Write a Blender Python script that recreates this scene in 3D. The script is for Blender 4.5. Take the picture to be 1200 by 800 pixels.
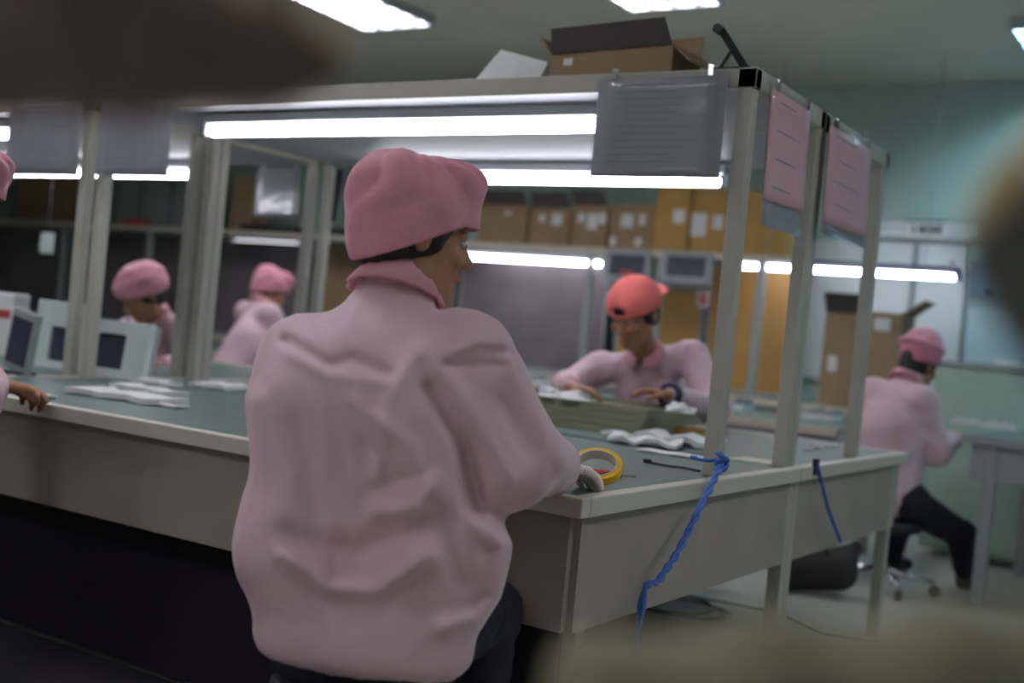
import bpy, math, random
import numpy as np
from mathutils import Vector, Matrix, Euler
random.seed(7); np.random.seed(7)
C = bpy.context.scene.collection
PI = math.pi
for o in list(bpy.data.objects): bpy.data.objects.remove(o)

# ---------------------------------------------------------------- camera, world, light, exposure
FPX = 1397.0                                   # focal length in pixels of a 1200 px wide frame
CAM = Vector((1.226, -2.266, 1.10))
YAW, PITCH, ROLL = math.radians(32.4), math.radians(0.53), math.radians(5.4)
_R = Vector((math.cos(YAW), math.sin(YAW), 0))
_F0 = Vector((-math.sin(YAW), math.cos(YAW), 0))
_F = _F0 * math.cos(PITCH) + Vector((0, 0, -math.sin(PITCH)))
_U = _R.cross(_F)
_r = _R * math.cos(ROLL) + _U * math.sin(ROLL)
_u = _U * math.cos(ROLL) - _R * math.sin(ROLL)
cd = bpy.data.cameras.new('camera'); co = bpy.data.objects.new('camera', cd); C.objects.link(co)
M = Matrix.Identity(4)
for i in range(3):
    M[i][0] = _r[i]; M[i][1] = _u[i]; M[i][2] = -_F[i]; M[i][3] = CAM[i]
co.matrix_world = M
cd.sensor_width = 36; cd.lens = 36 * FPX / 1200; cd.clip_start = 0.02
cd.dof.use_dof = True; cd.dof.focus_distance = 2.8; cd.dof.aperture_fstop = cd.lens / 1000 / 0.026
bpy.context.scene.camera = co
w = bpy.data.worlds.new('world'); bpy.context.scene.world = w; w.use_nodes = True
w.node_tree.nodes['Background'].inputs[0].default_value = (.55, .6, .62, 1)
w.node_tree.nodes['Background'].inputs[1].default_value = 0.15
vs = bpy.context.scene.view_settings
vs.view_transform = 'Standard'; vs.look = 'None'; vs.gamma = 1; vs.exposure = 0.6; vs.use_curve_mapping = False
TUBE_E, TROFFER_E = 9.0, 26.0     # bench tubes, tubes of the ceiling lights

def ray(px, py):
    return (_F + _r * ((px - 600) / FPX) - _u * ((py - 400) / FPX))
def at(px, py, D):                              # point of the room seen at a pixel, D metres ahead
    d = ray(px, py); return CAM + d * (D / d.dot(_F0))
def ony(px, py, y):                             # ... on the upright plane y
    d = ray(px, py); return CAM + d * ((y - CAM.y) / d.y)
def onz(px, py, z):
    d = ray(px, py); return CAM + d * ((z - CAM.z) / d.z)
def cw(X, D, z):                                # camera-level metres to room
    p = CAM + _R * X + _F0 * D; return Vector((p.x, p.y, z))

# ---------------------------------------------------------------- materials
def mat(name, col, rough=.6, metal=0, noise=0, nscale=20, bump=0, bscale=60, emis=None, es=0, coat=0, col2=None, trans=0, alpha=1, subsurf=0, sheen=0, stretch=None):
    m = bpy.data.materials.new(name); m.use_nodes = True
    nt = m.node_tree; b = nt.nodes['Principled BSDF']
    b.inputs['Base Color'].default_value = (*col, 1); b.inputs['Roughness'].default_value = rough; b.inputs['Metallic'].default_value = metal
    if coat: b.inputs['Coat Weight'].default_value = coat; b.inputs['Coat Roughness'].default_value = .08
    if sheen: b.inputs['Sheen Weight'].default_value = sheen
    if subsurf:
        b.inputs['Subsurface Weight'].default_value = subsurf; b.inputs['Subsurface Radius'].default_value = (.02, .008, .005)
    if trans: b.inputs['Transmission Weight'].default_value = trans
    if alpha < 1: b.inputs['Alpha'].default_value = alpha
    if emis: b.inputs['Emission Color'].default_value = (*emis, 1); b.inputs['Emission Strength'].default_value = es
    tc = None
    if noise or bump:
        tc = nt.nodes.new('ShaderNodeTexCoord'); mp = nt.nodes.new('ShaderNodeMapping')
        nt.links.new(tc.outputs['Object'], mp.inputs[0])
        if stretch: mp.inputs['Scale'].default_value = stretch
    if noise:
        n = nt.nodes.new('ShaderNodeTexNoise'); n.inputs['Scale'].default_value = nscale; n.inputs['Detail'].default_value = 4
        nt.links.new(mp.outputs[0], n.inputs['Vector'])
        mx = nt.nodes.new('ShaderNodeMix'); mx.data_type = 'RGBA'
        c2 = col2 or tuple(c * (1 - noise) for c in col)
        mx.inputs[6].default_value = (*col, 1); mx.inputs[7].default_value = (*c2, 1)
        cr = nt.nodes.new('ShaderNodeMapRange'); cr.inputs[1].default_value = .35; cr.inputs[2].default_value = .65
        nt.links.new(n.outputs[0], cr.inputs[0]); nt.links.new(cr.outputs[0], mx.inputs[0]); nt.links.new(mx.outputs[2], b.inputs['Base Color'])
    if bump:
        n2 = nt.nodes.new('ShaderNodeTexNoise'); n2.inputs['Scale'].default_value = bscale; n2.inputs['Detail'].default_value = 3
        nt.links.new(mp.outputs[0], n2.inputs['Vector'])
        bp = nt.nodes.new('ShaderNodeBump'); bp.inputs['Strength'].default_value = bump; bp.inputs['Distance'].default_value = .01
        nt.links.new(n2.outputs[0], bp.inputs['Height']); nt.links.new(bp.outputs[0], b.inputs['Normal'])
    return m
MT = {}
MT['floor'] = mat('floor_paint', (.54, .53, .48), .35, noise=.12, nscale=3, bump=.05)
MT['ceiling'] = mat('ceiling_board', (.74, .72, .62), .9, noise=.08, nscale=2)
MT['wall'] = mat('wall_paint', (.42, .54, .49), .85, noise=.08, nscale=2)
MT['frame'] = mat('frame_paint', (.44, .42, .37), .45, noise=.08, nscale=8)
MT['top'] = mat('worktop_laminate', (.42, .42, .38), .35, noise=.08)
MT['mat'] = mat('green_mat', (.12, .19, .165), .38, noise=.2, nscale=12)
MT['edge'] = mat('edge_strip', (.58, .54, .46), .4)
MT['apron'] = mat('apron_panel', (.38, .32, .28), .6, noise=.1, nscale=5)
MT['dark'] = mat('void_shade_board', (.022, .014, .026), .8, noise=.2, nscale=4)  # near-black, stands in for the shade under the bench
MT['shelf'] = mat('shelf_board', (.36, .38, .42), .5, noise=.06, nscale=4)
MT['tube'] = mat('tube_glow', (.9, .9, .9), .3, emis=(.93, .92, 1.0), es=TUBE_E)
MT['tubedim'] = mat('tube_faint', (.8, .8, .8), .3, emis=(.9, .9, 1.0), es=1.1)
MT['troftube'] = mat('troffer_glow', (.9, .9, .9), .3, emis=(.97, .95, 1.0), es=TROFFER_E)
MT['troftubecool'] = mat('troffer_glow_cool', (.9, .9, .9), .3, emis=(.50, .84, 1.0), es=TROFFER_E)
MT['housing'] = mat('lamp_housing', (.50, .52, .56), .4)
MT['housing_dark'] = mat('lamp_housing_dark', (.08, .08, .18), .4)
MT['alu'] = mat('louvre_aluminium', (.75, .78, .8), .25, metal=.8)
MT['blade'] = mat('louvre_grey', (.12, .14, .15), .6)
MT['chrome'] = mat('chrome', (.8, .8, .82), .15, metal=1)
MT['pink'] = mat('pink_jacket', (.69, .465, .52), .6, noise=.06, nscale=6, bump=.25, bscale=35, sheen=.2)
MT['pinkcol'] = mat('pink_collar', (.70, .33, .39), .75, bump=.2, bscale=60, sheen=.2)
MT['pinkcap'] = mat('pink_cap', (.74, .30, .39), .75, noise=.08, nscale=9, bump=.2, bscale=60, sheen=.2)
MT['pinkband'] = mat('rose_band', (.55, .17, .26), .75, bump=.2, bscale=60)
MT['coral'] = mat('coral_cap', (.85, .17, .15), .7, noise=.06, nscale=9, bump=.15, bscale=60)
MT['skin'] = mat('skin', (.42, .20, .115), .5, noise=.12, nscale=9, subsurf=.08)
MT['hair'] = mat('hair', (.012, .010, .010), .5, bump=.5, bscale=150)
MT['trouser'] = mat('dark_trousers', (.018, .015, .03), .85, noise=.2, bump=.2, bscale=30)
MT['shoe'] = mat('shoe_leather', (.015, .015, .018), .4)
MT['eye'] = mat('eye_white', (.42, .38, .34), .35)
MT['iris'] = mat('iris_brown', (.03, .015, .01), .2)
MT['lip'] = mat('lip', (.40, .13, .10), .45)
MT['glove'] = mat('white_glove', (.88, .76, .74), .6)
MT['paper'] = mat('paper_white', (.72, .72, .72), .55, noise=.04)
MT['greypaper'] = mat('grey_sheet', (.36, .365, .41), .5, noise=.08, nscale=5)
MT['pinkpaper'] = mat('pink_sheet', (.90, .52, .56), .55, noise=.06, nscale=5)
MT['ink'] = mat('ink', (.30, .30, .36), .6)
MT['inkdark'] = mat('ink_dark', (.02, .02, .03), .6)
def sleeve_mat():
    m = bpy.data.materials.new('clear_sleeve'); m.use_nodes = True; nt = m.node_tree; nt.nodes.clear()
    out = nt.nodes.new('ShaderNodeOutputMaterial'); mx = nt.nodes.new('ShaderNodeMixShader')
    t = nt.nodes.new('ShaderNodeBsdfTransparent'); g = nt.nodes.new('ShaderNodeBsdfGlossy'); g.inputs['Roughness'].default_value = .12
    t.inputs[0].default_value = (.96, .96, .97, 1)
    tc = nt.nodes.new('ShaderNodeTexCoord'); n = nt.nodes.new('ShaderNodeTexNoise'); n.inputs['Scale'].default_value = 7
    bp = nt.nodes.new('ShaderNodeBump'); bp.inputs['Strength'].default_value = .35; bp.inputs['Distance'].default_value = .012
    nt.links.new(tc.outputs['Object'], n.inputs[0]); nt.links.new(n.outputs[0], bp.inputs['Height']); nt.links.new(bp.outputs[0], g.inputs['Normal'])
    mx.inputs[0].default_value = .07
    nt.links.new(t.outputs[0], mx.inputs[1]); nt.links.new(g.outputs[0], mx.inputs[2]); nt.links.new(mx.outputs[0], out.inputs[0]); return m
MT['sleeve'] = sleeve_mat()
MT['plastic'] = mat('clear_bag', (.8, .8, .85), .12, trans=0, alpha=.35)
MT['shademat'] = mat('shade_mat_black', (.009, .006, .012), 1.0, bump=.2, bscale=120)  # near-black, shade put into the colour of the added floor sheet
MT['card'] = mat('cardboard', (.34, .23, .13), .85, noise=.12, nscale=6)
MT['cardorange'] = mat('cardboard_orange', (.50, .29, .09), .85, noise=.12, nscale=6)
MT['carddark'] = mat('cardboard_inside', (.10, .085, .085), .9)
MT['woodboard'] = mat('brown_board', (.48, .26, .07), .55, noise=.15, nscale=4)
MT['purple'] = mat('mauve_board', (.20, .17, .19), .35, noise=.25, nscale=2.5)
MT['whiteboard'] = mat('notice_board', (.62, .66, .66), .4, noise=.05)
MT['greenpanel'] = mat('pale_green_panel', (.42, .56, .47), .5, noise=.06)
MT['bluepanel'] = mat('pale_blue_board', (.42, .56, .62), .5, noise=.06)
MT['blueposter'] = mat('blue_sheet', (.16, .26, .36), .5, noise=.2, nscale=6)
MT['yellow'] = mat('yellow_tape', (.85, .48, .02), .35)
MT['redbrown'] = mat('red_plastic', (.45, .06, .05), .5)
MT['bluecord'] = mat('blue_cord', (.05, .14, .50), .5)
MT['greycord'] = mat('grey_cable', (.10, .09, .09), .5)
MT['black'] = mat('black_plastic', (.015, .015, .02), .45)
MT['bluedark'] = mat('navy_strap', (.02, .025, .07), .5)
MT['device'] = mat('device_shell', (.55, .62, .62), .45)
MT['screen'] = mat('dark_screen', (.06, .06, .10), .25, noise=.4, nscale=3)
MT['tray'] = mat('green_tray', (.25, .25, .16), .5)
MT['traylight'] = mat('cream_tray', (.60, .56, .48), .45)
MT['bagleather'] = mat('brown_leather', (.24, .15, .115), .7, noise=.3, nscale=14, bump=.3, bscale=40)
MT['bagdark'] = mat('dark_brown_cloth', (.045, .035, .035), .8)
MT['bagolive'] = mat('olive_canvas', (.30, .28, .17), .8, noise=.15, nscale=18, bump=.3, bscale=90)
MT['bagtan'] = mat('tan_leather', (.70, .50, .27), .6, noise=.15, nscale=18)
MT['baggrey'] = mat('charcoal_canvas', (.12, .12, .11), .8, noise=.2, nscale=15)
MT['greybox'] = mat('grey_file_box', (.30, .33, .33), .6, noise=.1, nscale=5)
MT['graypost'] = mat('far_post', (.34, .37, .38), .5)

# ---------------------------------------------------------------- helpers
def tag(o, label=None, cat=None, group=None, kind=None):
    if label: o['label'] = label
    if cat: o['category'] = cat
    if group: o['group'] = group
    if kind: o['kind'] = kind
    return o
def empty(name, loc=(0, 0, 0), rz=0, rot=None):
    o = bpy.data.objects.new(name, None); C.objects.link(o); o.location = loc
    o.rotation_euler = rot if rot else (0, 0, rz); o.empty_display_size = .1
    return o
def thing(name, label, cat, loc=(0, 0, 0), rz=0, group=None, rot=None):
    return tag(empty(name, loc, rz, rot), label, cat, group)
def copy_tree(o, parent=None):
    c = o.copy(); C.objects.link(c); c.parent = parent
    for ch in list(o.children): copy_tree(ch, c)
    return c
def raw(name, vs_, fs, m, parent=None, smooth=False, bevel=0, world=False):
    me = bpy.data.meshes.new(name)
    if world and parent is not None:
        mw = Matrix.LocRotScale(parent.location, parent.rotation_euler, None).inverted()
        vs_ = [mw @ Vector(v) for v in vs_]
    me.from_pydata([tuple(v) for v in vs_], [], [tuple(f) for f in fs]); me.update()
    o = bpy.data.objects.new(name, me); C.objects.link(o); o.data.materials.append(MT[m] if isinstance(m, str) else m)
    if smooth: me.polygons.foreach_set('use_smooth', [True] * len(me.polygons))
    if parent is not None: o.parent = parent
    if bevel:
        b = o.modifiers.new('bevel', 'BEVEL'); b.width = bevel; b.segments = 2; b.limit_method = 'ANGLE'
    return o
class MB:
    def __init__(s): s.v = []; s.f = []
    def add(s, v, f):
        n = len(s.v); s.v += [Vector(p) for p in v]; s.f += [tuple(i + n for i in q) for q in f]; return s
    def box(s, x0, x1, y0, y1, z0, z1, M=None):
        v = [Vector((x, y, z)) for z in (z0, z1) for y in (y0, y1) for x in (x0, x1)]
        if M: v = [M @ p for p in v]
        return s.add(v, [(0, 2, 3, 1), (4, 5, 7, 6), (0, 1, 5, 4), (2, 6, 7, 3), (0, 4, 6, 2), (1, 3, 7, 5)])
    def tube(s, pts, r, n=10, rs=None, cap=True, closed=False):
        pts = [Vector(p) for p in pts]; L = len(pts); v = []; f = []
        prev = None
        for i, p in enumerate(pts):
            if closed: t = pts[(i + 1) % L] - pts[i - 1]
            else: t = pts[min(i + 1, L - 1)] - pts[max(i - 1, 0)]
            t.normalize()
            if prev is None:
                a = Vector((0, 0, 1)) if abs(t.z) < .9 else Vector((1, 0, 0))
                prev = t.cross(a).normalized()
            prev = (prev - t * prev.dot(t)).normalized(); b = t.cross(prev)
            rr = rs[i] if rs else r
            for k in range(n):
                a = 2 * PI * k / n; v.append(p + prev * math.cos(a) * rr + b * math.sin(a) * rr)
        for i in range(L if closed else L - 1):
            for k in range(n):
                j = (i + 1) % L
                f.append((i * n + k, i * n + (k + 1) % n, j * n + (k + 1) % n, j * n + k))
        if cap and not closed: f += [tuple(range(n))[::-1], tuple((L - 1) * n + k for k in range(n))]
        return s.add(v, f)
    def build(s, name, m, parent=None, smooth=False, bevel=0, world=False):
        return raw(name, s.v, s.f, m, parent, smooth, bevel, world)
def struct(name, mb, m):
    return tag(mb.build(name, m), kind='structure')

# ---------------------------------------------------------------- structure
RX0, RX1, RY0, RY1, RH = -11.5, 3.6, -5.0, 6.53, 3.10
struct('floor', MB().box(RX0, RX1, RY0, RY1, -.1, 0), 'floor')
struct('ceiling', MB().box(RX0, RX1, RY0, RY1, RH + .07, RH + .2), 'ceiling')
struct('wall_back', MB().box(RX0, RX1, RY1, RY1 + .15, 0, RH + .07), 'wall')
struct('wall_front', MB().box(RX0, RX1, RY0 - .15, RY0, 0, RH + .07), 'wall')
struct('wall_left', MB().box(RX0 - .15, RX0, RY0, RY1, 0, RH + .07), 'wall')
struct('wall_right', MB().box(RX1, RX1 + .15, RY0, RY1, 0, RH + .07), 'wall')

# ceiling troffers
def make_troffer(tm):
    t = empty('ceiling_light')
    W, L = .61, 1.2
    MB().box(-W/2, W/2, -L/2, L/2, .06, .068).build('back_plate', 'housing', t)
    fr = MB()
    fr.box(-W/2, -W/2 + .02, -L/2, L/2, 0, .06).box(W/2 - .02, W/2, -L/2, L/2, 0, .06)
    fr.box(-W/2 + .02, W/2 - .02, -L/2, -L/2 + .02, 0, .06).box(-W/2 + .02, W/2 - .02, L/2 - .02, L/2, 0, .06)
    fr.build('frame', 'housing', t)
    tb = None
    for i in range(4):
        x = -W/2 + W * (i + .5) / 4
        o = MB().tube([(x, -L/2 + .03, .035), (x, L/2 - .03, .035)], .013, 8).build('lamp_tube', tm, t, smooth=True)
    for i in range(1, 4):
        x = -W/2 + W * i / 4
        MB().box(x - .004, x + .004, -L/2 + .02, L/2 - .02, .0, .035).build('louvre_blade', 'blade', t)
    cross = None
    for i in range(1, 8):
        y = -L/2 + L * i / 8
        if cross is None:
            cross = MB().box(-W/2 + .02, W/2 - .02, -.003, .003, .0, .024).build('louvre_blade', 'blade', t)
        else:
            c = cross.copy(); C.objects.link(c); c.parent = t; cross_n = c
        (cross if i == 1 else cross_n).location = (0, y, 0)
    return t
trs = {0: make_troffer('troftube'), 1: make_troffer('troftubecool')}; first = {0: 1, 1: 1}
spots = [(-4.03, 3.58, 'louvred ceiling light above the middle of the long bench, left of the other'),
         (-1.93, 3.58, 'louvred ceiling light above the open carton on the bench canopy'),
         (.10, 5.61, 'louvred ceiling light at the right edge, near the back wall')]
hid = [(-1.93, -.4, 'louvred ceiling light out of view above the large worker'), (-4.03, -.4, 'louvred ceiling light out of view above the worker at the left edge'),
       (.17, -3.2, 'louvred ceiling light out of view behind the camera, right one'), (-1.93, -3.2, 'louvred ceiling light out of view behind the camera, left one'),
       (2.2, .6, 'louvred ceiling light out of view above the aisle right of the bench'), (-6.1, 3.58, 'louvred ceiling light out of view above the far left bench'),
       (-7.5, .2, 'louvred ceiling light out of view, farthest left of all'), (2.3, 4.2, 'louvred ceiling light out of view above the right worktable')]
for i, s in enumerate(spots + hid):
    q = 1 if s[0] > -.5 and s[1] > 4 else 0
    t = trs[q] if first[q] else copy_tree(trs[q]); first[q] = 0
    t.location = (s[0], s[1], RH)
    tag(t, s[2], 'ceiling light', 'louvred ceiling lights' if i < 3 else 'louvred ceiling lights out of view')

# ---------------------------------------------------------------- main benches
ZT, ZC, BX = .75, 1.88, -2.75
def bench_unit(y0, y1, near, label):
    t = thing('assembly_bench', label, 'workbench', (0, 0, 0), 0, 'bench units of the long canopied row')
    MB().box(BX, 0, y0, y1, ZT - .04, ZT - .006).build('worktop', 'top', t)
    ym0, ym1 = y0 + .03, y1 - .03
    MB().box(BX + .02, -.03, ym0, ym1, ZT - .006, ZT).build('mat', 'mat', t)
    ys = y0 if near else y1
    d = 1 if near else -1
    e = MB(); e.box(BX, .012, min(ys - d * .012, ys + d * .03), max(ys - d * .012, ys + d * .03), ZT - .04, ZT + .004)
    e.box(-.03, .012, min(ys + d * .03, y1 if near else y0), max(ys + d * .03, y1 if near else y0), ZT - .04, ZT + .004)
    e.build('edge_strip', 'edge', t, bevel=.004)
    MB().box(BX, -.03, min(ys + d * .02, ys + d * .04), max(ys + d * .02, ys + d * .04), ZT - .30, ZT - .04).build('front_apron', 'apron', t)
    MB().box(-.03, -.012, min(y0, y1) + .04, max(y0, y1) - .04, ZT - .30, ZT - .04).build('side_apron', 'apron', t)
    if near: MB().box(BX + .05, -.10, y0 + .14, y0 + .16, .02, ZT - .30).build('void_shade_panel', 'dark', t)  # dark sheet in place of the shaded void under the bench
    P = .045
    for x in (-.05, BX + .028):
        for yy in ((.84, 1.395) if near else (1.445, 2.15)):
            MB().box(x - P/2, x + P/2, yy - P/2, yy + P/2, ZT, ZC - .05).build('post', 'frame', t, bevel=.004)
        for yy in (y0 + (.30 if near else .022), y1 - (.022 if near else .12)):
            ox = .02 if x > -1 and yy != y0 + .30 else (-.10 if x > -1 else 0)
            MB().box(x - P/2 + ox, x + P/2 + ox, yy - P/2, yy + P/2, 0, ZT - .04).build('leg', 'frame', t, bevel=.004)
    cy0, cy1 = (.815, 1.415) if near else (1.425, 2.175)
    MB().box(BX + .06, -.06, cy0 + .03, cy1 - .03, ZC - .054, ZC - .04).build('canopy_board', 'shelf', t)
    fr = MB()
    fr.box(BX + .02, -.02, cy0, cy0 + .04, ZC - .055, ZC).box(BX + .02, -.02, cy1 - .04, cy1, ZC - .055, ZC)
    fr.box(-.075, -.02, cy0, cy1, ZC - .055, ZC + .002).box(BX + .02, BX + .075, cy0, cy1, ZC - .055, ZC + .002)
    fr.build('canopy_frame', 'frame', t, bevel=.003)
    return t
bA = bench_unit(0, 1.418, True, 'grey-framed work bench with green top and canopy, nearest the camera')
bB = bench_unit(1.422, 2.75, False, 'rear half of the canopied bench, the coral-capped worker leans on it')
for k in (1, 2):
    a = copy_tree(bA); a.location.x = -2.78 * k; a['label'] = ['canopied bench unit at the left edge holding the white framed devices', 'far left canopied bench unit, near half, mostly out of view'][k - 1]
    b = copy_tree(bB); b.location.x = -2.78 * k; b['label'] = ['rear bench unit behind the left post, the worker with the lanyard leans on it', 'farthest left rear bench unit behind the dim worker'][k - 1]

def make_tube(L, label, dark=False, k=1.0):
    t = thing('tube_light', label, 'tube light', group='fluorescent tube lights')
    hs = 'housing_dark' if dark else 'housing'
    MB().box(-L/2, L/2, -.03, .03, .03, .065).build('housing', hs, t, bevel=.004)
    MB().tube([(-L/2 + .03, 0, 0), (-L/2 + .035, 0, 0), (L/2 - .035, 0, 0), (L/2 - .03, 0, 0)], .02, 12, rs=[.012 * k, .02 * k, .02 * k, .012 * k]).build('tube', 'tube' if k == 1 else 'tubedim', t, smooth=True)
    for s in (-1, 1):
        MB().box(s * L/2 - .012, s * L/2 + .012, -.022, .022, -.018, .03).build('socket', hs, t)
    return t
def tube_at(x0, x1, y, z, label, dark=False, hang=None, k=1.0):
    t = make_tube(x1 - x0, label, dark, k); t.location = ((x0 + x1)/2, y, z)
    if hang:
        for s in (-1, 1):
            MB().tube([(s * (x1 - x0) * .35, 0, .06), (s * (x1 - x0) * .35, 0, hang - z)], .004, 6).build('hanger', 'graypost', t)
    return t
tube_at(-2.31, -.52, .97, 1.755, 'long bright tube light under the canopy front, above the standing-out pink cap', hang=1.845)
tube_at(-2.35, -.60, 2.05, 1.75, 'bright tube light under the rear edge of the nearest canopy', hang=1.845)
tube_at(-5.1, -3.42, .97, 1.755, 'tube light cut off by the left edge of the photo', hang=1.845)
tube_at(-5.2, -3.44, 2.05, 1.75, 'tube light showing below two hanging grey sheets at left', hang=1.845)

# hanging sheets in clear sleeves
def sheet(label, p0, p1, z0, z1, m, cat='document sheet', curl=.02, group=None, lines=12, paper_z=None, backing=None):
    # p0,p1: ends of the top edge (x,y); hangs from z1 to z0
    a = Vector((p0[0], p0[1], 0)); b = Vector((p1[0], p1[1], 0)); mid = (a + b) / 2
    W = (b - a).length; H = z1 - z0; rz = math.atan2((b - a).y, (b - a).x)
    t = thing('hanging_sheet', label, cat, (mid.x, mid.y, z0), rz, group)
    def surf(x, v, off):     # v 0 bottom ..1 top
        bend = -curl * (1 - v) ** 2 * (1 + .5 * math.sin(x * 6 / W))
        return Vector((x, bend - off, v * H))
    def grid(name, x0, x1, v0, v1, off, th, mm, nx=6, nz=8):
        V = []; F = []
        for side in (0, 1):
            for j in range(nz + 1):
                for i in range(nx + 1):
                    p = surf(x0 + (x1 - x0) * i / nx, v0 + (v1 - v0) * j / nz, off + side * th); V.append(p)
        n = (nx + 1) * (nz + 1)
        for j in range(nz):
            for i in range(nx):
                q = j * (nx + 1) + i
                F.append((q, q + 1, q + nx + 2, q + nx + 1)); F.append((n + q, n + q + nx + 1, n + q + nx + 2, n + q + 1))
        rim = [i for i in range(nx + 1)] + [j * (nx + 1) + nx for j in range(1, nz + 1)] + [nz * (nx + 1) + i for i in range(nx - 1, -1, -1)] + [j * (nx + 1) for j in range(nz - 1, 0, -1)]
        for k in range(len(rim)):
            a_, b_ = rim[k], rim[(k + 1) % len(rim)]; F.append((a_, n + a_, n + b_, b_))
        return raw(name, V, F, mm, t, smooth=True)
    pz = paper_z or .03
    sh = grid('sheet', -W/2 + .008, W/2 - .008, pz, .97, 0, .0015, m)
    grid('sleeve', -W/2, W/2, 0, 1, .004, .0008, 'sleeve')
    if backing: grid('backing_sheet', -W/2 + .008, W/2 - .02, .02, .9, -.004, .0015, backing)
    mb = MB()
    for i in range(lines):
        v = .9 - i * .8 / lines
        if v < pz + .03: break
        p = surf(0, v, .0026); ll = W * random.uniform(.25, .4)
        mb.box(-ll, ll * random.uniform(.3, 1), p.y, p.y + .0006, p.z, p.z + .004)
    if lines: mb.build('print_lines', 'ink', t)
    for s in (-1, 1):
        MB().box(s * W * .36 - .008, s * W * .36 + .008, -.008, .004, H * .965, H * 1.0 + .02).build('clip', 'chrome', t)
    return t
pr0, pr1 = ony(700, 90, .79), ony(862, 85, .79)
zb = ony(780, 211, .79).z
sheet('large grey sheet in clear sleeve hanging at the canopy front corner', (pr0.x, .792), (-.085, .792), zb, ZC - .015, 'greypaper', group='grey sheets hung on the canopy front', curl=.0)
def onx(px, py, x):
    d = ray(px, py); return CAM + d * ((x - CAM.x) / d.x)
q0, q1 = onx(903, 110, -.0), onx(950, 140, -.0)
sheet('pink sheet in clear sleeve nearest the canopy corner post', (.0, q0.y), (.0, q1.y), onx(925, 278, 0).z, ZC - .03, 'pinkpaper', curl=.01, group='pink sheets hung on the canopy side', paper_z=.2, lines=4, backing='greypaper')
q0, q1 = onx(972, 150, -.0), onx(1022, 180, -.0)
sheet('second pink sheet on the canopy side, farther from the corner post', (.0, q0.y), (.0, q1.y), onx(1000, 290, 0).z, ZC - .03, 'pinkpaper', curl=.01, group='pink sheets hung on the canopy side', paper_z=.12, lines=4, backing='greypaper')
a0, a1 = ony(118, 120, .79), ony(206, 120, .79)
sheet('dim grey sheet hanging just right of the far left post', (a0.x, .79), (a1.x, .79), ony(160, 209, .79).z, ZC - .015, 'greypaper', group='grey sheets hung on the canopy front', curl=.0)
a0, a1 = ony(12, 120, .79), ony(100, 120, .79)
sheet('dim grey sheet hanging left of the far left post', (a0.x, .79), (a1.x, .79), ony(60, 208, .79).z, ZC - .015, 'greypaper', group='grey sheets hung on the canopy front', curl=.0)
a0, a1 = ony(300, 215, 2.2), ony(352, 215, 2.2)
sheet('small grey sheet with crinkled plastic glints behind the double post', (a0.x, 2.2), (a1.x, 2.2), ony(325, 257, 2.2).z, ZC - .06, 'greypaper', group=None, curl=.0, lines=6)
sheet('narrow dark sheet hanging behind the pink cloth cap', (ony(386, 200, 2.2).x, 2.2), (ony(404, 200, 2.2).x, 2.2), ony(390, 262, 2.2).z, ZC - .06, 'screen', lines=0)

# ---------------------------------------------------------------- cartons and other boxes
def carton(label, loc, size, rz=0, m='card', flaps=(0, 0, 0, 0), labels=(), group=None, name='cardboard_box', open_top=True):
    sx, sy, sz = size; t = thing(name, label, 'box', loc, rz, group); th = .006
    b = MB()
    b.box(-sx/2, sx/2, -sy/2, -sy/2 + th, 0, sz).box(-sx/2, sx/2, sy/2 - th, sy/2, 0, sz)
    b.box(-sx/2, -sx/2 + th, -sy/2 + th, sy/2 - th, 0, sz).box(sx/2 - th, sx/2, -sy/2 + th, sy/2 - th, 0, sz)
    b.box(-sx/2 + th, sx/2 - th, -sy/2 + th, sy/2 - th, 0, th)
    b.build('body', m, t)
    fl = sy / 2 * .95
    for i, ang in enumerate(flaps):       # angle from closed (0) outward; order front, right, back, left
        if ang is None: continue
        half = (sx if i % 2 == 0 else sy) / 2
        off = (sy if i % 2 == 0 else sx) / 2
        Rr = Matrix.Rotation([0, PI/2, PI, 3*PI/2][i], 4, 'Z') @ Matrix.Translation((0, -off, sz)) @ Matrix.Rotation(ang, 4, 'X')
        fb = MB(); h = half * .98; k = h * .06
        vs_ = [Vector((-h, 0, 0)), Vector((h, 0, 0)), Vector((h - k, fl, 0)), Vector((-h + k, fl, 0))]
        vs_ = vs_ + [v + Vector((0, 0, th)) for v in vs_]
        fb.add([Rr @ v for v in vs_], [(3, 2, 1, 0), (4, 5, 6, 7), (0, 1, 5, 4), (1, 2, 6, 5), (2, 3, 7, 6), (3, 0, 4, 7)])
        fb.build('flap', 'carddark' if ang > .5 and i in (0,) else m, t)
    for (lx, lz, lw, lh) in labels:
        MB().box(lx - lw/2, lx + lw/2, -sy/2 - .0015, -sy/2, lz - lh/2, lz + lh/2).build('paper_label', 'paper', t)
    return t
# big open carton on the near canopy
p = ony(748, 82, 1.2)
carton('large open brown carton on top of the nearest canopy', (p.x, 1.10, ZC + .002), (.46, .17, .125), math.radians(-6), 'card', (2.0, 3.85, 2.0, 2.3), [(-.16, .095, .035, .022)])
p = ony(612, 90, 1.0)
t = thing('propped_document', 'pale sheet of paper propped up on the canopy beside the open carton', 'paper', (p.x, .93, ZC + .002), math.radians(10))
V = []; 
for (x, z, y) in ((-.125, 0, -.02), (.10, 0, -.02), (.125, .075, .0), (-.055, .125, .03)): V.append((x, y, z))
V = V + [(x, y + .004, z) for x, y, z in V]
raw('sheet', V, [(0, 1, 2, 3), (7, 6, 5, 4), (0, 4, 5, 1), (1, 5, 6, 2), (2, 6, 7, 3), (3, 7, 4, 0)], 'paper', t)
MB().box(-.09, .09, .02, .06, 0, .05).build('backing_block', 'card', t)
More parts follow.
